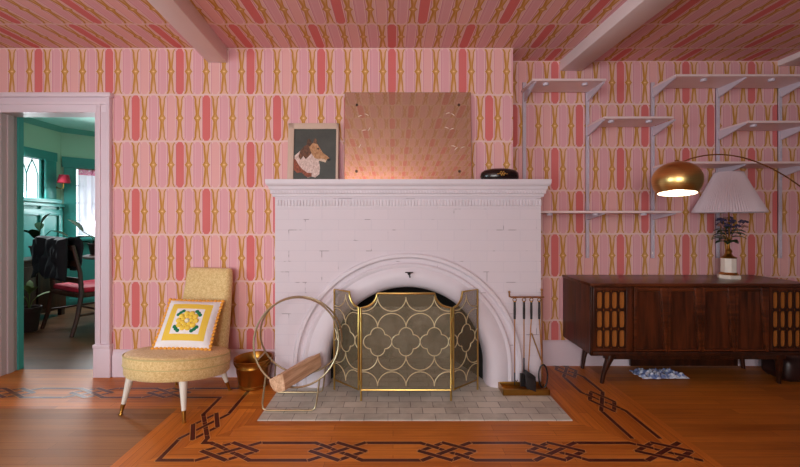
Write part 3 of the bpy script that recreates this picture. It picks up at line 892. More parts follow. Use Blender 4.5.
# old mirror leaning against the wall
mi = thing('mantel_mirror', 'frameless amber tinted old mirror leaning on the mantel', 'mirror', (0.112, 2.872, MZ))
MT = Matrix.Rotation(R(-3.1), 4, 'X')
b = MB(); b.box(-0.475, 0.475, 0.0, 0.006, 0.0, 0.682, 0.0015, 1); b.xform(MT); b.build('glass', M['mirror'], mi, False)
b = MB()
b.box(-0.478, 0.478, 0.0062, 0.012, 0.0, 0.685); b.xform(MT); b.build('backing', M['mirror_edge'], mi, False)
for (xx, zz) in ((-0.385, 0.08), (0.385, 0.08), (-0.385, 0.585), (0.385, 0.585)):
    b = MB(); b.lathe([(0.0, -0.004), (0.009, -0.003), (0.011, 0.0)], 12); b.xform(MT @ Matrix.Translation((xx, 0, zz)) @ Matrix.Rotation(R(-90), 4, 'X') ); b.build('rosette', M['rosette'], mi)
b = MB()
for (xx, zz, an) in ((-0.36, 0.50, 20), (-0.31, 0.51, -30), (-0.33, 0.39, 10), (-0.29, 0.40, 60), (0.30, 0.52, 15), (0.34, 0.51, -35), (0.29, 0.41, -20), (0.33, 0.40, 25), (0.34, 0.27, -15), (0.36, 0.25, 40), (-0.36, 0.27, 60), (0.41, 0.26, 20)):
    d = Vector((math.cos(R(an)), 0, math.sin(R(an)))) * 0.016
    p = Vector((xx, -0.0008, zz)); b = MB(); b.tube([p - d, p + d * 0.2 + Vector((0, 0, 0.003)), p + d], [0.001, 0.0022, 0.001], 6)
    b.xform(MT); b.build('fleck', M['mirror_fleck'], mi)
# painting of a collie
pt = thing('dog_painting', 'small painting of a collie head in a pale frame', 'painting', (-0.597, 2.868, MZ))
PT = Matrix.Rotation(R(-4.5), 4, 'X')
W, H = 0.378, 0.445
lf, rf, tf = 0.044, 0.018, 0.044
fmat = plain('pale tan picture frame', S(208, 178, 160), 0.6, 0, 0.06)
b = MB()
b.box(-W/2, -W/2 + lf, -0.012, 0.008, 0, H, 0.002).box(W/2 - rf, W/2, -0.012, 0.008, 0, H, 0.002).box(-W/2, W/2, -0.012, 0.008, H - tf, H, 0.002).box(-W/2, W/2, -0.012, 0.008, 0, 0.02, 0.002)
b.xform(PT); b.build('frame', fmat, pt)
g = G('dark painted ground', 0.55); x, y, z = g.coords()
g.color(g.mix(g.noise(g.vec, 9.0, 5.0, 0.7), S(38, 40, 40), S(84, 84, 76)))
cv = g.m
b = MB(); b.box(-W/2 + lf - 0.002, W/2 - rf + 0.002, -0.003, 0.004, 0.018, H - tf + 0.002); b.xform(PT); cn = b.build('canvas', cv, pt, False)
def px(u, v):   # points of the painting read off in its own frame
    return (-W/2 + (u - 55) / (392 - 55) * W, H - (v - 45) / (430 - 45) * H)
def fur(n, c1, c2):
    g = G(n, 0.7); x, y, z = g.coords()
    nz = g.noise(g.combine(x * 90, y, z * 45), 1.0, 4.0, 0.7, 0.8)
    g.color(g.mix(g.smooth(nz, 0.3, 0.7), c1, c2)); return g.m
shapes = [
    ('ruff', fur('cream ruff', S(184, 150, 138), S(236, 212, 204)), [(100,258),(130,232),(165,205),(215,215),(235,250),(262,290),(270,340),(266,380),(240,402),(215,395),(190,402),(160,378),(135,350),(115,320),(100,290)]),
    ('saddle', fur('russet saddle', S(96, 44, 30), S(168, 92, 66)), [(92,275),(108,285),(128,318),(150,345),(185,370),(215,372),(216,395),(190,400),(168,388),(150,368),(118,372),(98,352),(88,320)]),
    ('neck', fur('dark brown neck', S(70, 42, 32), S(128, 84, 60)), [(125,262),(138,225),(160,198),(188,182),(212,200),(215,240),(195,262),(175,282),(158,262),(140,285)]),
    ('face', fur('tan face', S(150, 98, 60), S(206, 158, 116)), [(195,200),(222,174),(250,182),(270,212),(288,240),(320,262),(338,282),(330,292),(300,286),(262,282),(236,276),(215,250)]),
    ('muzzle', fur('pale muzzle', S(196, 160, 132), S(232, 206, 186)), [(258,278),(290,280),(312,288),(308,304),(285,297),(262,292)]),
    ('ear', fur('dark ear', S(58, 38, 30), S(104, 72, 52)), [(178,180),(184,152),(198,146),(210,162),(214,182),(200,200)]),
    ('far_ear', fur('brown ear', S(90, 60, 44), S(140, 100, 74)), [(222,172),(228,148),(240,146),(248,162),(246,184)]),
    ('eye', M['black_iron'], [(246,214),(256,208),(266,214),(256,220)]),
    ('nose', M['black_iron'], [(318,280),(336,276),(340,286),(328,296),(316,290)])]
for k, (nm, mt, poly) in enumerate(shapes):
    b = MB(); d = -0.0034 - 0.0004 * k
    pts = [px(*q) for q in poly]
    b.prism(pts, 'y', d, d + 0.0003); b.xform(PT); b.build(nm, mt, cn, False)
# black oval lacquer box
bx = thing('lacquer_box', 'black oval lacquer box with gold motif on the mantel', 'box', (0.775, 2.80, MZ))
b = MB(); b.lathe([(0.0, 0.0), (0.118, 0.0), (0.136, 0.016), (0.139, 0.034), (0.136, 0.048), (0.0, 0.048)], 48, sy=0.55); b.build('body', M['lacquer'], bx)
b = MB(); b.lathe([(0.137, 0.049), (0.132, 0.060), (0.112, 0.076), (0.07, 0.087), (0.0, 0.091)], 48, sy=0.55); b.build('lid', M['lacquer'], bx)
b = MB()
for k in range(6):
    a = 2*PI*k/6; b.ball((0.016*math.cos(a), -0.0775 + 0.006 * math.sin(a), 0.046 + 0.014*math.sin(a)), 0.007, 1, (1, 0.45, 0.8))
b.ball((0, -0.078, 0.046), 0.007, 1, (1, 0.5, 1)); b.ball((0.03, -0.0765, 0.042), 0.005, 1, (2, 0.4, 0.6)); b.ball((-0.03, -0.0765, 0.042), 0.005, 1, (2, 0.4, 0.6))
b.build('motif', M['gilt'], bx)

# ------------------------------------------------------------------ fire screen
fs = thing('fire_screen', 'gold three panel fire screen with quatrefoil wirework', 'fire screen', (0.085, 2.517, 0.006))
PW, PH, PB = 0.588, 0.700, 0.07
def wire_pattern(b, w, cols, r, h0, clipw, y=0.0, rr=0.0033):
    """scallops and quatrefoils inside a panel centred on 0"""
    zq = 0.386; d = r / 2
    def seg(pts):
        cur = []
        def ok(p):
            if abs(p[0]) > clipw or p[1] < PB + 0.004 or p[1] > PH - 0.004: return False
            return True
        for p in pts:
            if ok(p): cur.append((p[0], y, p[1]))
            else:
                if len(cur) > 1: b.tube(cur, rr, 6)
                cur = []
        if len(cur) > 1: b.tube(cur, rr, 6)
    for c in cols:
        seg(arc(c, zq + r, r, 0, 180, 24)); seg(arc(c, zq - r, r, 180, 360, 24))
        seg(arc(c, zq + 3.16 * r, r, 180, 360, 24)); seg(arc(c, zq - 3.12 * r, r, 0, 180, 24))
        q = c + r
        for a in (0, 90, 180, 270):
            cx, cz = q + d*math.cos(R(a)), zq + d*math.sin(R(a))
            seg(arc(cx, cz, d, a - 90, a + 90, 14))
def outline(w, notch_l, notch_r, nw=0.105, nh=0.092):
    pts = [(-w/2, PB)]
    if notch_l: pts += [(-w/2 + nw*math.sin(R(t)), PH - nh*math.cos(R(t))) for t in range(0, 91, 10)]
    else: pts += [(-w/2, PH)]
    if notch_r: pts += [(w/2 - nw*math.cos(R(t)), PH - nh*math.sin(R(t))) for t in range(0, 91, 10)]
    else: pts += [(w/2, PH)]
    pts += [(w/2, PB)]
    return pts
def screen_panel(w, nl, nr, cols, r, leg_pos, tf, nw=0.105):
    o = outline(w, nl, nr, nw)
    b = MB(); b.tube([(p[0], 0, p[1]) for p in o] + [(o[0][0], 0, o[0][1])], 0.007, 8); b.xform(tf)
    fr = b.build('panel_frame', M['gold'], fs)
    b = MB(); b.prism(o, 'y', -0.0008, 0.0008); b.xform(tf); b.build('gauze', M['gauze'], fr, False)
    b = MB(); wire_pattern(b, w, cols, r, 0, w/2 - 0.004, -0.004); b.xform(tf); b.build('wirework', M['champagne'], fr)
    for x in leg_pos:
        b = MB(); b.tube([(x, 0, 0), (x, 0, PB + 0.01)], 0.0068, 8); b.xform(tf); b.build('foot', M['gold'], fr)
r0 = 0.0925
screen_panel(PW, True, True, [-3*r0, -r0, r0, 3*r0], r0, (-PW/2, PW/2), Matrix.Identity(4))
lv = Vector((-0.409 - 0.085, 2.685 - 2.517, 0)) - Vector((-PW/2 - 0.016, 0.004, 0)); lw = lv.length
la = math.atan2(lv.y, lv.x)
tl = Matrix.Translation(Vector((-PW/2 - 0.016, 0.004, 0)) + lv/2) @ Matrix.Rotation(la + PI, 4, 'Z')
screen_panel(lw, False, True, [-3*r0, -r0, r0], 0.0925, (-lw/2,), tl, 0.09)
rv = Vector((0.59 - 0.085, 2.685 - 2.517, 0)) - Vector((PW/2 + 0.016, 0.004, 0)); rw = rv.length
ra = math.atan2(rv.y, rv.x)
trr = Matrix.Translation(Vector((PW/2 + 0.016, 0.004, 0)) + rv/2) @ Matrix.Rotation(ra, 4, 'Z')
screen_panel(rw, True, False, [-3*r0, -r0, r0], 0.0925, (rw/2,), trr, 0.09)
for s in (-1, 1):
    for zz in (0.12, 0.53):
        b = MB(); b.tube([(s*(PW/2 + 0.008), 0.0, zz - 0.015), (s*(PW/2 + 0.008), 0.0, zz + 0.015)], 0.008, 8); b.build('hinge', M['gold'], fs)

# ------------------------------------------------------------------ log hoop and split logs
lh = thing('log_hoop', 'round brass wire log holder standing on the hearth left', 'log holder', (-0.612, 2.50, 0.006))
RR = 0.27; HZ = 0.411
def hoop_y(sgn, zz):       # the two rings lean together at the top
    return sgn * (0.112 - 0.098 * (zz - (HZ - RR)) / (2 * RR))
for sg in (-1, 1):
    b = MB(); b.tube([(RR*math.cos(2*PI*k/64), hoop_y(sg, HZ + RR*math.sin(2*PI*k/64)), HZ + RR*math.sin(2*PI*k/64)) for k in range(64)], 0.0062, 8, closed=True)
    b.build('ring', M['hoop'], lh)
    a = R(228); c, s_ = math.cos(a), math.sin(a); y0 = hoop_y(sg, HZ + RR*s_)
    pts = [(RR*c, y0, HZ + RR*s_), (-0.195, sg*0.122, 0.05), (-0.190, sg*0.126, 0.018), (-0.168, sg*0.128, 0.0065), (0.108, sg*0.128, 0.0065), (0.130, sg*0.126, 0.018), (0.138, sg*0.122, 0.05),
           (RR*math.cos(R(305)), hoop_y(sg, HZ + RR*math.sin(R(305))), HZ + RR*math.sin(R(305)))]
    b = MB(); b.tube(pts, 0.006, 8); b.build('leg_loop', M['hoop'], lh)
for an in (205, 335):
    a = R(an); zz = HZ + RR*math.sin(a); b = MB(); b.tube([(RR*math.cos(a), hoop_y(-1, zz), zz), (RR*math.cos(a), hoop_y(1, zz), zz)], 0.005, 8); b.build('crossbar', M['hoop'], lh)
b = MB(); b.box(-0.022, 0.022, -0.014, 0.014, HZ + RR - 0.003, HZ + RR + 0.003); b.build('top_plate', M['hoop'], lh)
def split_log(name, label, p0, p1, poly, mats, roll=0.0):
    p0, p1 = Vector(p0), Vector(p1); d = (p1 - p0); L = d.length
    rot = d.to_track_quat('Y', 'Z').to_matrix().to_4x4()
    b = MB(); N = 12; rings = []
    for i in range(N + 1):
        t = i / N
        ring = []
        for k, (x, z) in enumerate(poly):
            j = 1 + 0.10 * noise.noise((x * 20 + 3, t * 2.2, z * 20))
            ring.append(b.bm.verts.new((x * j, L * t + 0.012 * noise.noise((x * 30, z * 30, t)), z * j)))
        rings.append(ring)
    n = len(poly)
    for A, B in zip(rings, rings[1:]):
        for k in range(n):
            b.mi = 1 if k in (0, 1, 2, 3) else 0
            b._f([A[k], A[(k+1)%n], B[(k+1)%n], B[k]])
    b.mi = 0; b._f(rings[0][::-1]); b._f(rings[-1])
    b.xform(Matrix.Rotation(roll, 4, 'Y'))
    o = b.build(name, mats, None)
    o.matrix_world = Matrix.Translation(p0) @ rot
    return tag(o, label, 'firewood')
half = [(a_ * 1.18, b_ * 1.18) for (a_, b_) in [(-0.055, 0.010), (-0.020, 0.026), (0.015, 0.036), (0.044, 0.046), (0.050, 0.010), (0.050, -0.034), (0.030, -0.046), (0.0, -0.050), (-0.030, -0.040), (-0.050, -0.015)]][::-1]
split_log('split_log', 'pale split log resting across the round log holder', (-0.700, 2.325, 0.203), (-0.545, 2.660, 0.216), half, [M['split_wood'], M['log_bark']], R(-6))

# ------------------------------------------------------------------ brass bucket
bu = thing('brass_bucket', 'brass bucket standing on the floor by the white fireplace', 'bucket', (-1.004, 2.77, 0.0))
b = MB(); b.lathe([(0.0, 0.0), (0.096, 0.0), (0.102, 0.006), (0.103, 0.02), (0.100, 0.024), (0.102, 0.03), (0.121, 0.15), (0.125, 0.155), (0.123, 0.161), (0.130, 0.196), (0.134, 0.2), (0.130, 0.204), (0.126, 0.2), (0.117, 0.15), (0.098, 0.02), (0.0, 0.012)], 48, caps=False); b.build('body', M['brass'], bu)
b = MB(); b.tube([(0.131*math.cos(R(a)), -0.131*math.sin(R(a)) * 0.93, 0.199 - 0.05 * math.sin(R(a))) for a in range(0, 181, 10)], 0.004, 8); b.build('bail_handle', M['brass'], bu)
for s in (-1, 1):
    b = MB(); b.ball((s*0.132, 0, 0.192), 0.011, 2, (0.7, 1, 1)); b.build('ear', M['brass'], bu)

# ------------------------------------------------------------------ slipper chair
ch = thing('slipper_chair', 'pale yellow brocade slipper chair with round seat and white legs', 'chair', (-1.394, 2.513, 0), R(-11.6))
TILT = Matrix(((1,0,0,0),(0,1,0,0),(0,-0.176,1,0),(0,0,0,1)))
b = MB(); b.lathe([(0.0, 0.192), (0.27, 0.192), (0.292, 0.196), (0.302, 0.21), (0.304, 0.262)], 64); b.xform(TILT); b.build('seat_apron', M['brocade'], ch)
b = MB(); b.lathe([(0.300, 0.262), (0.306, 0.266), (0.307, 0.29), (0.304, 0.318), (0.290, 0.334), (0.25, 0.344), (0.15, 0.350), (0.0, 0.352)], 64); b.xform(TILT); b.build('seat_cushion', M['brocade'], ch)
b = MB(); b.tube([(0.3045*math.cos(2*PI*k/64), 0.3045*math.sin(2*PI*k/64), 0.322) for k in range(64)], 0.0045, 8, closed=True)
b.tube([(0.306*math.cos(2*PI*k/64), 0.306*math.sin(2*PI*k/64), 0.264) for k in range(64)], 0.003, 8, closed=True); b.xform(TILT); b.build('piping', M['brocade_trim'], ch)
# backrest as stacked rounded sections
b = MB(); rings = []
def rrect(w, t, cr, n=5):
    pts = []
    for (sx, sy, a0) in ((1, 1, 0), (-1, 1, 90), (-1, -1, 180), (1, -1, 270)):
        for k in range(n + 1):
            a = R(a0 + 90*k/n); pts.append((sx*(w/2 - cr) + cr*math.cos(a), sy*(t/2 - cr) + cr*math.sin(a)))
    return pts
ZS = [0.20, 0.24, 0.34, 0.46, 0.58, 0.70, 0.78, 0.812, 0.827, 0.832]
for z in ZS:
    t = (z - 0.20) / 0.632
    w = 0.425 - 0.065 * t; th = 0.10 - 0.03 * t
    if z > 0.80: sh = (z - 0.80) / 0.032; w -= 0.03 * sh * sh; th -= 0.035 * sh * sh
    cy = 0.225 + 0.135 * t + 0.012 * math.sin(t * PI)
    rings.append([b.bm.verts.new((x - 0.042, y + cy - (0.012 * (1 - (2*x/w)**2) if y < 0 else 0), z)) for (x, y) in rrect(w, th, min(0.032, th*0.45))])
for A, B in zip(rings, rings[1:]):
    n = len(A)
    for k in range(n): b._f([A[k], A[(k+1)%n], B[(k+1)%n], B[k]])
b._f(rings[0][::-1]); b._f(rings[-1]); b.build('backrest', M['brocade'], ch)
for (fx, fy, tx, ty, tz) in ((-0.222, -0.222, -0.185, -0.185, 0.232), (0.222, -0.222, 0.185, -0.185, 0.232), (0.215, 0.222, 0.18, 0.18, 0.166), (-0.215, 0.222, -0.18, 0.18, 0.166)):
    f, tp = Vector((fx, fy, 0.0)), Vector((tx, ty, tz)); k = 0.065 / tz
    mid = f.lerp(tp, k)
    b = MB(); b.tube([mid, tp], [0.0125, 0.024], 16); lg = b.build('leg', M['leg_white'], ch)
    b = MB(); b.tube([f, f + Vector((0,0,0.006)), f.lerp(tp, 0.05), mid], [0.012, 0.012, 0.0085, 0.0135], 16); b.build('ferrule', M['brass'], lg)
    lg.children[0]['label'] = 'brass foot cap'

# crochet cushion leaning on the chair back
cmat = Matrix.Translation((-1.394, 2.513, 0)) @ Matrix.Rotation(R(-11.6), 4, 'Z')
pBL, pBR, pTL, pTR = Vector((-1.540, 2.430, 0.366)), Vector((-1.195, 2.475, 0.343)), Vector((-1.505, 2.665, 0.643)), Vector((-1.195, 2.705, 0.626))
ctr = (pBL + pBR + pTL + pTR) / 4
xa = ((pBR - pBL) + (pTR - pTL)).normalized(); ya = ((pTL - pBL) + (pTR - pBR)); ya = (ya - xa * ya.dot(xa)).normalized(); za = xa.cross(ya)
MC = Matrix.Identity(4)
for i in range(3): MC[i][0], MC[i][1], MC[i][2], MC[i][3] = xa[i], ya[i], za[i], ctr[i]
cs = thing('crochet_cushion', 'white and yellow crochet cushion with flower on yellow chair', 'cushion')
cs.matrix_world = MC
HW = 0.170; n = 24
def hgt(u, v): return 0.052 * ((1 - abs(u)**2.4) * (1 - abs(v)**2.4)) ** 0.55
def skew(u, v): return (HW*u*(1 - 0.035*(1 - v*v)) , HW*v*(1 - 0.035*(1 - u*u)))
b = MB()
for sgn in (1, -1):
    gr = [[b.bm.verts.new((*skew(-1+2*i/n, -1+2*j/n), sgn*hgt(-1+2*i/n, -1+2*j/n))) for j in range(n+1)] for i in range(n+1)]
    for i in range(n):
        for j in range(n): b._f([gr[i][j], gr[i+1][j], gr[i+1][j+1], gr[i][j+1]])
b.build('cover', M['crochet'], cs)
b = MB()
per = [(-1+2*k/14, -1) for k in range(14)] + [(1, -1+2*k/14) for k in range(14)] + [(1-2*k/14, 1) for k in range(14)] + [(-1, 1-2*k/14) for k in range(14)]
for (u, v) in per:
    x, y = skew(u, v); b.ball((x*1.015, y*1.015, 0), 0.0125, 2, (1, 1, 0.6))
b.build('scalloped_edging', M['yarn_orange'], cs)
zt = 0.050
b = MB()
for ring_r, nn, rad in ((0.052, 10, 0.019), (0.029, 7, 0.015)):
    for k in range(nn):
        a = 2*PI*k/nn; b.ball((ring_r*math.cos(a), ring_r*math.sin(a), zt + (0.004 if ring_r < 0.03 else 0)), rad, 2, (1, 1, 0.5))
fw = b.build('flower', M['yarn_yellow'], cs)
b = MB(); b.ball((0, 0, zt + 0.008), 0.014, 2, (1, 1, 0.6)); b.build('flower_centre', M['yarn_cream'], fw)
for k in range(4):
    a = R(45 + 90*k); b = MB()
    for da in (-0.22, 0.0, 0.22): b.ball((0.078*math.cos(a+da), 0.078*math.sin(a+da), zt - 0.005), 0.0145, 2, (1, 1, 0.4))
    b.build('leaf', M['yarn_green'], cs)

# ------------------------------------------------------------------ fireside tools
ts = thing('fire_tool_stand', 'brass fireplace tool stand on the hearth right of the arch', 'tool stand', (0.90, 2.655, 0.006))
b = MB(); b.box(-0.155, 0.15, -0.062, 0.058, 0.004, 0.012)
b.box(-0.16, 0.155, -0.067, -0.058, 0.0, 0.042, 0.002).box(-0.16, 0.155, 0.054, 0.063, 0.0, 0.042, 0.002).box(-0.16, -0.151, -0.067, 0.063, 0.0, 0.042, 0.002).box(0.146, 0.155, -0.067, 0.063, 0.0, 0.042, 0.002)
b.build('tray', M['brass'], ts)
b = MB(); b.tube([(0.138, 0.03, 0.008), (0.138, 0.03, 0.690)], 0.006, 10).ball((0.138, 0.03, 0.695), 0.010, 2); b.build('post', M['copper'], ts)
b = MB(); b.tube([(0.138, 0.0, 0.650), (-0.085, 0.0, 0.650), (-0.097, 0.0, 0.655), (-0.098, 0.0, 0.680)], 0.006, 10).ball((-0.098, 0, 0.685), 0.009, 2).tube([(0.138, 0.03, 0.65), (0.138, 0.0, 0.65)], 0.006, 8); b.build('rail', M['copper'], ts)
TX = (-0.068, -0.004, 0.046, 0.100)
for xx in TX:
    b = MB(); b.tube([(xx, 0.0, 0.650), (xx, -0.014, 0.646), (xx, -0.022, 0.650), (xx, -0.024, 0.658)], 0.0035, 6); b.build('hook', M['copper'], ts)
def tool(name, label, x, head, tilt=0.0, rod_to=0.06):
    t = thing(name, label, 'fire tool', (0.90 + x, 2.655 - 0.022, 0.006))
    t.rotation_euler = (0, 0, 0)
    b = MB(); b.lathe([(0.0, 0.503), (0.0075, 0.505), (0.0085, 0.56), (0.007, 0.622), (0.0, 0.624)], 14); b.build('handle', M['black_handle'], t)
    b = MB(); b.tube([(0.012*math.cos(R(a)), 0, 0.636 + 0.012*math.sin(R(a))) for a in range(0, 360, 24)], 0.003, 6, closed=True); b.ball((0, 0, 0.624), 0.009, 2, (1, 1, 0.6)); b.build('hanging_loop', M['brass_bright'], t)
    b = MB(); b.tube([(0, 0, 0.505), (tilt, 0, rod_to)], 0.0042, 8); b.build('rod', M['copper'], t)
    head(t)
    return t
def poker_head(t):
    b = MB(); b.tube([(0, 0, 0.14), (0, 0, 0.055)], [0.0045, 0.003], 8).tube([(0, 0, 0.09), (0.012, 0, 0.075), (0.020, 0, 0.088)], 0.003, 6); b.build('point', M['black_iron'], t)
tool('fire_poker', 'slim poker hanging leftmost on the fireplace tool stand', TX[0], poker_head, 0, 0.13)
def shovel_head(t):
    b = MB(); b.tube([(0, 0, 0.24), (0, 0, 0.13)], 0.005, 8)
    b.box(-0.028, 0.028, -0.006, -0.002, 0.045, 0.135, 0.001, 1).box(-0.030, -0.026, -0.022, -0.002, 0.05, 0.135).box(0.026, 0.030, -0.022, -0.002, 0.05, 0.135); b.build('blade', M['black_iron'], t)
tool('fire_shovel', 'shovel hanging second from left behind the black hearth brush', TX[1], shovel_head, 0, 0.22)
def brush_head(t):
    b = MB(); b.prism([(-0.062, 0.150), (-0.048, 0.168), (0.012, 0.128), (0.014, 0.100), (-0.060, 0.130)], 'y', -0.05, -0.020, 0.002); hd = b.build('block', M['black_iron'], t)
    b = MB()
    b.prism([(-0.060, 0.132), (0.014, 0.102), (0.014, 0.028), (-0.050, 0.050)], 'y', -0.052, -0.018, 0.002); b.build('bristles', M['black_handle'], hd)
    b = MB(); b.tube([(-0.02, 0, 0.16), (-0.025, -0.03, 0.145)], 0.005, 6); b.build('neck', M['copper'], t)
tool('hearth_brush', 'black bristled hearth brush hanging on the tool stand', TX[2], brush_head, -0.02, 0.16)
def tongs_head(t):
    b = MB(); b.box(-0.004, 0.004, -0.0055, 0.0005, 0.0, 0.235); b.xform(Matrix.Translation((0.024, -0.008, 0.19)) @ Matrix.Rotation(R(-20), 4, 'Y')); b.build('arm', M['gold'], t)
    for s in (-1, 1):
        b = MB(); b.tube([(0.022 + s*0.030*math.sin(R(a)), -0.012, 0.118 + 0.078*math.cos(R(a))) for a in range(0, 176, 12)], 0.0055, 8); b.build('jaw', M['black_iron'], t)
tool('fire_tongs', 'tongs with black ring jaws hanging rightmost on the tool stand', TX[3], tongs_head, 0.022, 0.19)

# ------------------------------------------------------------------ wall shelving
RAILX = (1.077, 1.595, 2.130, 2.664, 3.174)
RL = ('white slotted shelf rail nearest the fireplace mantel', 'white slotted shelf rail second from the fireplace',
      'white slotted shelf rail behind the brass arc lamp shade', 'white slotted shelf rail behind the pleated table lamp', 'white slotted shelf rail at the far right of the wall')
for i, (xx, lb) in enumerate(zip(RAILX, RL)):
    t = thing('shelf_rail', lb, 'shelf rail', (xx, YR, 0), 0, 'slotted rails of the wall shelving')
    b = MB(); b.box(-0.0125, -0.0065, -0.014, 0, 0.88, 2.32).box(0.0065, 0.0125, -0.014, 0, 0.88, 2.32).box(-0.0125, 0.0125, -0.006, 0, 0.88, 2.32)
    z = 0.90
    while z < 2.31: b.box(-0.0066, 0.0066, -0.013, -0.005, z, z + 0.022); z += 0.045
    b.build('channel', M['white_metal'], t, False)
def shelf(label, x0, x1, z, rails, depth=0.26, pucks=(), arm=0.075):
    t = thing('wall_shelf', label, 'shelf', (0, YR - 0.0155, z), 0, 'white shelves on slotted rails')
    b = MB(); b.box(x0, x1, -depth, -0.003, -0.016, 0.0, 0.0015, 1); b.build('board', M['white_shelf'], t)
    for xx in rails:
        b = MB(); b.prism([(0.0, -0.016), (-depth*0.93, -0.016), (-depth*0.93, -0.026), (0.0, -0.016 - arm)], 'x', xx - 0.006, xx + 0.006); b.build('bracket', M['white_metal'], t, False)
    for xx in pucks:
        b = MB(); b.lathe([(0.0, -0.034), (0.019, -0.034), (0.022, -0.028), (0.022, -0.016)], 18, (xx, -depth + 0.06)); b.build('puck', M['white_metal'], t)
X0, X1, X2, X3, X4 = RAILX
shelf('upper white shelf above the right end of the mantel', X0 - 0.03, X1 + 0.008, 2.252, (X0, X1), pucks=(1.17, 1.47))
shelf('short white shelf one step lower, between the mantel and arc lamp', X1 - 0.008, X2 - 0.02, 1.968, (X1, X2), pucks=(1.67, 1.96))
shelf('topmost long white shelf at the upper right corner', X2 - 0.008, X4 + 0.25, 2.285, (X2, X3, X4), pucks=(2.38, 2.90))
shelf('short white shelf under the topmost shelf at far right', X3 + 0.004, X4 + 0.25, 1.936, (X3, X4), pucks=(2.76,))
shelf('long white shelf directly behind the arc lamp shade', X2 - 0.008, X4 + 0.25, 1.630, (X2, X3, X4))
shelf('lowest white shelf running from the fireplace side', 1.085, 2.165, 1.259, (X1, X2), pucks=(1.20, 1.55, 1.92), arm=0.05)

# ------------------------------------------------------------------ credenza
CX0, CX1, CYF, CYB, CZ0, CZ1 = 1.391, 2.944, 2.706, 3.162, 0.235, 0.742
cr = thing('credenza', 'long dark walnut credenza with four doors and amber grilles', 'credenza', (2.1675, 2.923, 0))
O = Vector((2.1675, 2.923, 0))
def cb(b): return b.xform(Matrix.Translation(-O))
b = MB(); b.box(CX0 + 0.004, CX1 - 0.004, CYF + 0.024, CYB, CZ0, CZ1 - 0.02, 0.002, 1); cb(b).build('carcass', M['walnut_v'], cr)
b = MB(); b.box(CX0 - 0.002, CX1 + 0.002, CYF - 0.002, CYB + 0.002, CZ1 - 0.022, CZ1, 0.003, 2); cb(b).build('top', M['walnut'], cr)
b = MB(); b.box(CX0, CX1, CYF, CYF + 0.026, CZ0 - 0.003, CZ0 + 0.026, 0.004); b.box(CX0, CX0 + 0.018, CYF, CYF + 0.026, CZ0, CZ1 - 0.02, 0.003); b.box(CX1 - 0.018, CX1, CYF, CYF + 0.026, CZ0, CZ1 - 0.02, 0.003)
cb(b).build('front_frame', M['walnut_dark'], cr)
fx = lambda u: (u - 393) * 2.706 / 385
def grille(x0, x1):
    z0, z1 = CZ0 + 0.028, CZ1 - 0.026
    b = MB()
    b.box(x0, x0 + 0.022, CYF + 0.002, CYF + 0.026, z0, z1, 0.003).box(x1 - 0.045, x1, CYF + 0.002, CYF + 0.026, z0, z1, 0.003).box(x0 + 0.001, x1 - 0.001, CYF + 0.003, CYF + 0.0255, z1 - 0.026, z1 - 0.001, 0.003).box(x0 + 0.001, x1 - 0.001, CYF + 0.003, CYF + 0.0255, z0 + 0.001, z0 + 0.022, 0.003)
    gp = cb(b).build('grille_door', M['walnut_v'], cr)
    gx0, gx1, gz0, gz1 = x0 + 0.022, x1 - 0.045, z0 + 0.022, z1 - 0.026
    b = MB(); b.box(gx0, gx1, CYF + 0.018, CYF + 0.024, gz0, gz1); cb(b).build('cloth', M['amber_cloth'], gp, False)
    # lattice plate pierced by rounded openings
    b = MB(); nx, nz = 4, 3
    cw, chh = (gx1 - gx0) / nx, (gz1 - gz0) / nz
    for i in range(nx):
        for j in range(nz):
            cx, cz = gx0 + cw*(i + 0.5), gz0 + chh*(j + 0.5)
            hw, hh = cw*0.36, chh*0.43
            o = []; c = []
            nn = 32
            for k in range(nn):
                a = 2*PI*(k + 0.5)/nn; ca, sa = math.cos(a), math.sin(a)
                pw = 0.42
                c.append((cx + hw*math.copysign(abs(ca)**pw, ca), cz + hh*math.copysign(abs(sa)**pw, sa)))
                m = max(abs(ca), abs(sa)); o.append((cx + cw/2*ca/m, cz + chh/2*sa/m))
            for y in (CYF + 0.006,):
                for k in range(nn):
                    k2 = (k+1) % nn
                    b.quad((o[k][0], y, o[k][1]), (o[k2][0], y, o[k2][1]), (c[k2][0], y, c[k2][1]), (c[k][0], y, c[k][1]))
                    b.quad((c[k][0], y, c[k][1]), (c[k2][0], y, c[k2][1]), (c[k2][0], y + 0.011, c[k2][1]), (c[k][0], y + 0.011, c[k][1]))
    cb(b).build('lattice', M['walnut_dark'], gp)
grille(CX0 + 0.018, fx(633)); grille(fx(770), CX1 - 0.018)
us = (634, 668, 702, 735.5, 769)
for u0, u1 in zip(us, us[1:]):
    x0, x1 = fx(u0) + 0.002, fx(u1) - 0.002; z0, z1 = CZ0 + 0.028, CZ1 - 0.026
    b = MB()
    b.box(x0, x1, CYF + 0.019, CYF + 0.024, z0, z1)
    dd = cb(b).build('door', M['walnut_v'], cr, False)
    b = MB()
    b.prism([(x0, z0), (x0 + 0.016, z0), (x0 + 0.024, z1), (x0, z1)], 'y', CYF - 0.001, CYF + 0.0195, 0.003)
    b.prism([(x1 - 0.018, z0), (x1, z0), (x1, z1), (x1 - 0.052, z1)], 'y', CYF - 0.006, CYF + 0.0195, 0.005)
    b.box(x0 + 0.001, x1 - 0.001, CYF + 0.001, CYF + 0.0195, z1 - 0.030, z1 - 0.001, 0.004).box(x0 + 0.001, x1 - 0.001, CYF + 0.002, CYF + 0.0195, z0 + 0.001, z0 + 0.014, 0.003)
    cb(b).build('door_frame', M['walnut'], dd)  # frame veneer lighter than the panel, lit edges put into its colour
b = MB(); b.box(CX0 + 0.13, CX1 - 0.13, CYF + 0.05, CYF + 0.09, CZ0 - 0.045, CZ0 - 0.002, 0.003); cb(b).build('stretcher', M['walnut_dark'], cr)
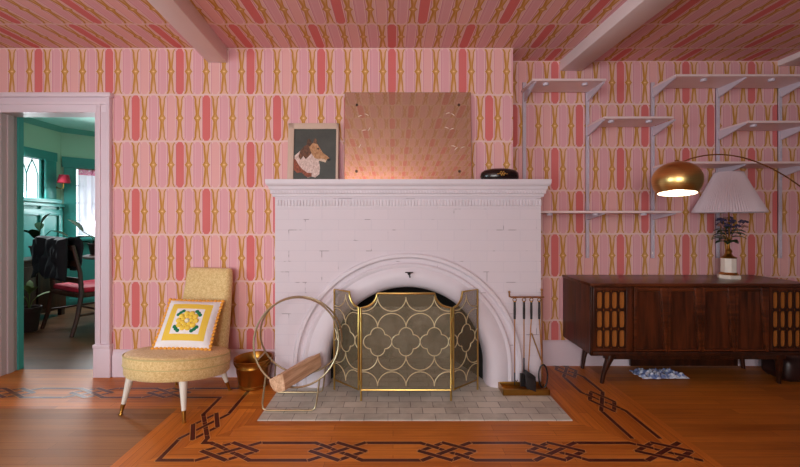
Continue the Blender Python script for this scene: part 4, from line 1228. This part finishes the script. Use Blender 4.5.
for sx in (0, 1):
    for sy in (0, 1):
        x = CX0 + 0.16 if sx == 0 else CX1 - 0.16; dx = -0.03 if sx == 0 else 0.03
        y = CYF + 0.07 if sy == 0 else CYB - 0.07; dy = 0.03 if sy == 0 else 0.0
        b = MB(); b.tube([(x + dx, y + dy, 0.0), (x + dx*0.6, y + dy*0.6, 0.09), (x, y, 0.17), (x - dx*0.8, y, CZ0)], [0.013, 0.017, 0.024, 0.034], 12); cb(b).build('leg', M['walnut_dark'], cr)
b = MB(); b.box(CX0 + 0.50, CX1 - 0.20, CYB - 0.10, CYB - 0.08, 0.03, CZ0 + 0.001); cb(b).build('shade_board', M['walnut_dark'], cr, False)  # dark board added to deepen the shade below the credenza
# crumpled cloth under the credenza
b = MB(); nx, ny = 40, 20; gr = []
for i in range(nx + 1):
    col = []
    for j in range(ny + 1):
        u, v = i/nx, j/ny
        e = min(u, 1-u, v, 1-v)
        h = 0.006 + min(1, e*6) * (0.055 * abs(noise.noise((u*6, v*4, 0.2))) + 0.03*abs(noise.noise((u*14, v*9, 2))))
        col.append(b.bm.verts.new((1.86 + 0.35*u + 0.03*noise.noise((v*4, u*2, 5)), 2.87 + 0.16*v + 0.03*noise.noise((u*5, v, 8)), h)))
    gr.append(col)
for i in range(nx):
    for j in range(ny): b._f([gr[i][j], gr[i+1][j], gr[i+1][j+1], gr[i][j+1]])
cl = b.build('crumpled_cloth', M['blue_cloth'])
md = cl.modifiers.new('solid', 'SOLIDIFY'); md.thickness = 0.004; md.offset = 1
tag(cl, 'crumpled blue and white cloth on the floor under the credenza', 'cloth')
# dark leather bag tucked under the credenza's right end
b = MB(); b.box(-0.17, 0.17, -0.12, 0.12, 0.0, 0.185, 0.06, 5)
lb = b.build('leather_bag', M['leather_dark'], None, True, (3.02, 2.90, 0))
tag(lb, 'dark brown leather bag under the right end of the credenza', 'bag')
b = MB(); b.tube([(-0.05, -0.118, 0.10), (-0.045, -0.128, 0.15), (0.0, -0.128, 0.168), (0.045, -0.128, 0.15), (0.05, -0.118, 0.10)], 0.007, 8); b.build('handle', M['leather_dark'], lb)

# ------------------------------------------------------------------ table lamp with flower stem
tl_ = thing('table_lamp', 'table lamp with white pleated shade and flower stem on the credenza', 'table lamp', (2.585, 2.965, CZ1))
b = MB(); b.lathe([(0.0, 0.0), (0.072, 0.0), (0.075, 0.006), (0.075, 0.022), (0.070, 0.028), (0.0, 0.028)], 6, a0=R(0)); b.build('plinth', M['marble'], tl_, False)
b = MB(); b.lathe([(0.0, 0.028), (0.058, 0.028), (0.060, 0.034), (0.055, 0.040), (0.052, 0.048), (0.0, 0.048)], 32); b.build('gilt_ring', M['brass_bright'], tl_)
b = MB(); b.lathe([(0.0, 0.048), (0.050, 0.048), (0.050, 0.150), (0.052, 0.155), (0.0, 0.155)], 8, a0=R(22.5)); b.build('column', M['marble'], tl_, False)
b = MB(); b.lathe([(0.0, 0.155), (0.048, 0.155), (0.050, 0.162), (0.030, 0.172), (0.018, 0.19), (0.022, 0.21), (0.010, 0.23), (0.008, 0.26), (0.0, 0.26)], 24); b.build('vase_neck', M['brass'], tl_)
b = MB(); b.tube([(0, 0, 0.25), (0.004, 0, 0.36), (0, 0, 0.52)], 0.006, 8)
for k in range(4):
    a = k * 1.7; b.tube([(0, 0, 0.24), (0.02*math.cos(a), 0.02*math.sin(a), 0.32), (0.055*math.cos(a), 0.04*math.sin(a), 0.44)], 0.003, 6)
b.build('stem', M['brass'], tl_)
lm = [plain('painted metal leaf', S(40, 62, 34), 0.45, 0.1, 0.15)][0]
for k in range(20):
    a = 2*PI*k/10 + 0.3*random.random(); z = 0.27 + 0.075*random.random() + (0.06 if k % 3 == 0 else 0)
    b = MB(); b.leaf((0.015*math.cos(a), 0.015*math.sin(a), z), (math.cos(a), math.sin(a), 0.45), 0.10, 0.050, 0.5); b.build('leaf', lm, tl_)
fm = [plain('dusky violet petal', S(70, 60, 92), 0.6, 0, 0.12), plain('faded pink petal', S(170, 120, 110), 0.6, 0, 0.12)]
for k in range(17):
    a = 2*PI*k*7/17; rr = 0.02 + 0.085*((k*7 % 17)/17); z = 0.395 + 0.075*((k*5 % 17)/17)
    cx, cy = rr*math.cos(a)*1.1, rr*math.sin(a)*0.8
    b = MB()
    for q in range(5):
        aa = 2*PI*q/5; b.ball((cx + 0.013*math.cos(aa), cy + 0.013*math.sin(aa), z + 0.006*math.sin(aa*2)), 0.012, 1, (1, 1, 0.6))
    b.ball((cx, cy, z + 0.004), 0.006, 1); b.tube([(cx, cy, z), (cx*0.3, cy*0.3, z - 0.08)], 0.0018, 5)
    b.build('flower', fm[1 if k % 4 == 3 else 0], tl_)
b = MB(); n = 168; rings = []
for (rx, z) in ((0.246, 0.505), (0.248, 0.513), (0.202, 0.600), (0.148, 0.705), (0.100, 0.806), (0.098, 0.814)):
    rings.append([b.bm.verts.new(((rx + (0.0028 if k % 2 else -0.0028)*rx/0.2)*math.cos(2*PI*k/n), (rx*0.74 + (0.0028 if k % 2 else -0.0028)*rx/0.2)*math.sin(2*PI*k/n), z)) for k in range(n)])
for A, B in zip(rings, rings[1:]):
    for k in range(n): b._f([A[k], A[(k+1)%n], B[(k+1)%n], B[k]])
sh = b.build('lamp_shade', M['shade'], tl_)
md = sh.modifiers.new('solid', 'SOLIDIFY'); md.thickness = 0.002
b = MB(); b.tube([(0.246*math.cos(2*PI*k/64), 0.246*0.74*math.sin(2*PI*k/64), 0.507) for k in range(64)], 0.004, 6, closed=True).tube([(0.099*math.cos(2*PI*k/48), 0.099*0.74*math.sin(2*PI*k/48), 0.812) for k in range(48)], 0.004, 6, closed=True); b.build('binding', M['shade'], sh)
b = MB(); b.tube([(0, 0, 0.50), (0, 0, 0.80)], 0.004, 8)
for k in range(3):
    a = 2*PI*k/3; b.tube([(0, 0, 0.80), (0.099*math.cos(a), 0.073*math.sin(a), 0.811)], 0.002, 6)
b.build('harp', M['brass'], tl_)

# ------------------------------------------------------------------ arc floor lamp
al = thing('arc_floor_lamp', 'brass arc lamp with lit dome shade reaching over the credenza', 'floor lamp', (3.16, 2.42, 0))
A0 = Vector((3.16, 2.42, 0))
LY = 2.42; k_ = LY / 385
lx = lambda u: (u - 393) * k_
lz = lambda v: CAM_Z - (v - 223) * k_
pts = [(lx(678), LY, lz(164)), (lx(690), LY, lz(158.5)), (lx(706), LY, lz(155)), (lx(723), LY, lz(154.2)), (lx(742), LY, lz(157)), (lx(760), LY, lz(163)), (lx(780), LY, lz(172.5)), (lx(800), LY, lz(186)),
       (2.72, LY, 1.28), (2.90, LY, 1.02), (3.05, LY, 0.70), (3.13, LY, 0.40), (3.16, LY, 0.12), (3.16, LY, 0.05)]
# smooth the arc
def chaikin(p, it=2):
    p = [Vector(q) for q in p]
    for _ in range(it):
        q = [p[0]]
        for a, c in zip(p, p[1:]): q += [a.lerp(c, 0.25), a.lerp(c, 0.75)]
        p = q + [p[-1]]
    return p
b = MB(); b.tube([p - A0 for p in chaikin(pts)], 0.0042, 10); b.build('arc_stem', M['brass_bright'], al)
b = MB(); b.lathe([(0.0, 0.0), (0.15, 0.0), (0.155, 0.01), (0.155, 0.05), (0.148, 0.056), (0.0, 0.056)], 40); b.build('base', M['marble'], al)
# dome
rd = 0.5 * 43 * k_ * 1.0
ctr = Vector((lx(677), LY, lz(180)))
zb = -0.085
prof = []
th0 = math.asin(zb / rd)
for i in range(19):
    th = PI/2 - (PI/2 - th0) * i / 18
    prof.append((max(1e-6, rd*math.cos(th)), rd*0.86*math.sin(th) if th > 0 else rd*math.sin(th)))
tiltm = Matrix.Translation(ctr - A0) @ Matrix.Rotation(R(-6.5), 4, 'X') @ Matrix.Rotation(R(4), 4, 'Y')
b = MB(); b.lathe(prof, 48, caps=False); b.xform(tiltm)
g = G('brushed brass dome', 0.28, 1.0)
x, y, z = g.coords()
nz = g.noise(g.combine(z * 140, 0.0, 0.0), 1.0, 3.0)
g.color(g.mix(nz, S(206, 166, 96), S(236, 200, 132))); g.b.inputs['Anisotropic'].default_value = 0.5
ds = b.build('dome_shade', g.m, al)
b = MB(); b.lathe([(max(1e-6, r - 0.003), z - (0.003 if r < 0.05 else 0)) for (r, z) in prof], 48, caps=False); b.xform(tiltm)
b.build('lining', plain('white enamel lining', S(250, 240, 226), 0.5, 0, 0.01), ds)
b = MB(); b.ball((0, 0, -0.052), 0.036, 3); b.tube([(0, 0, -0.02), (0, 0, 0.08)], 0.014, 10); b.xform(tiltm); b.build('bulb', M['bulb'], ds)
b = MB(); b.lathe([(0.0, rd*0.86 - 0.004), (0.014, rd*0.86 - 0.002), (0.010, rd*0.86 + 0.012), (0.0, rd*0.86 + 0.014)], 16); b.xform(tiltm); b.build('cap', M['brass_bright'], ds)
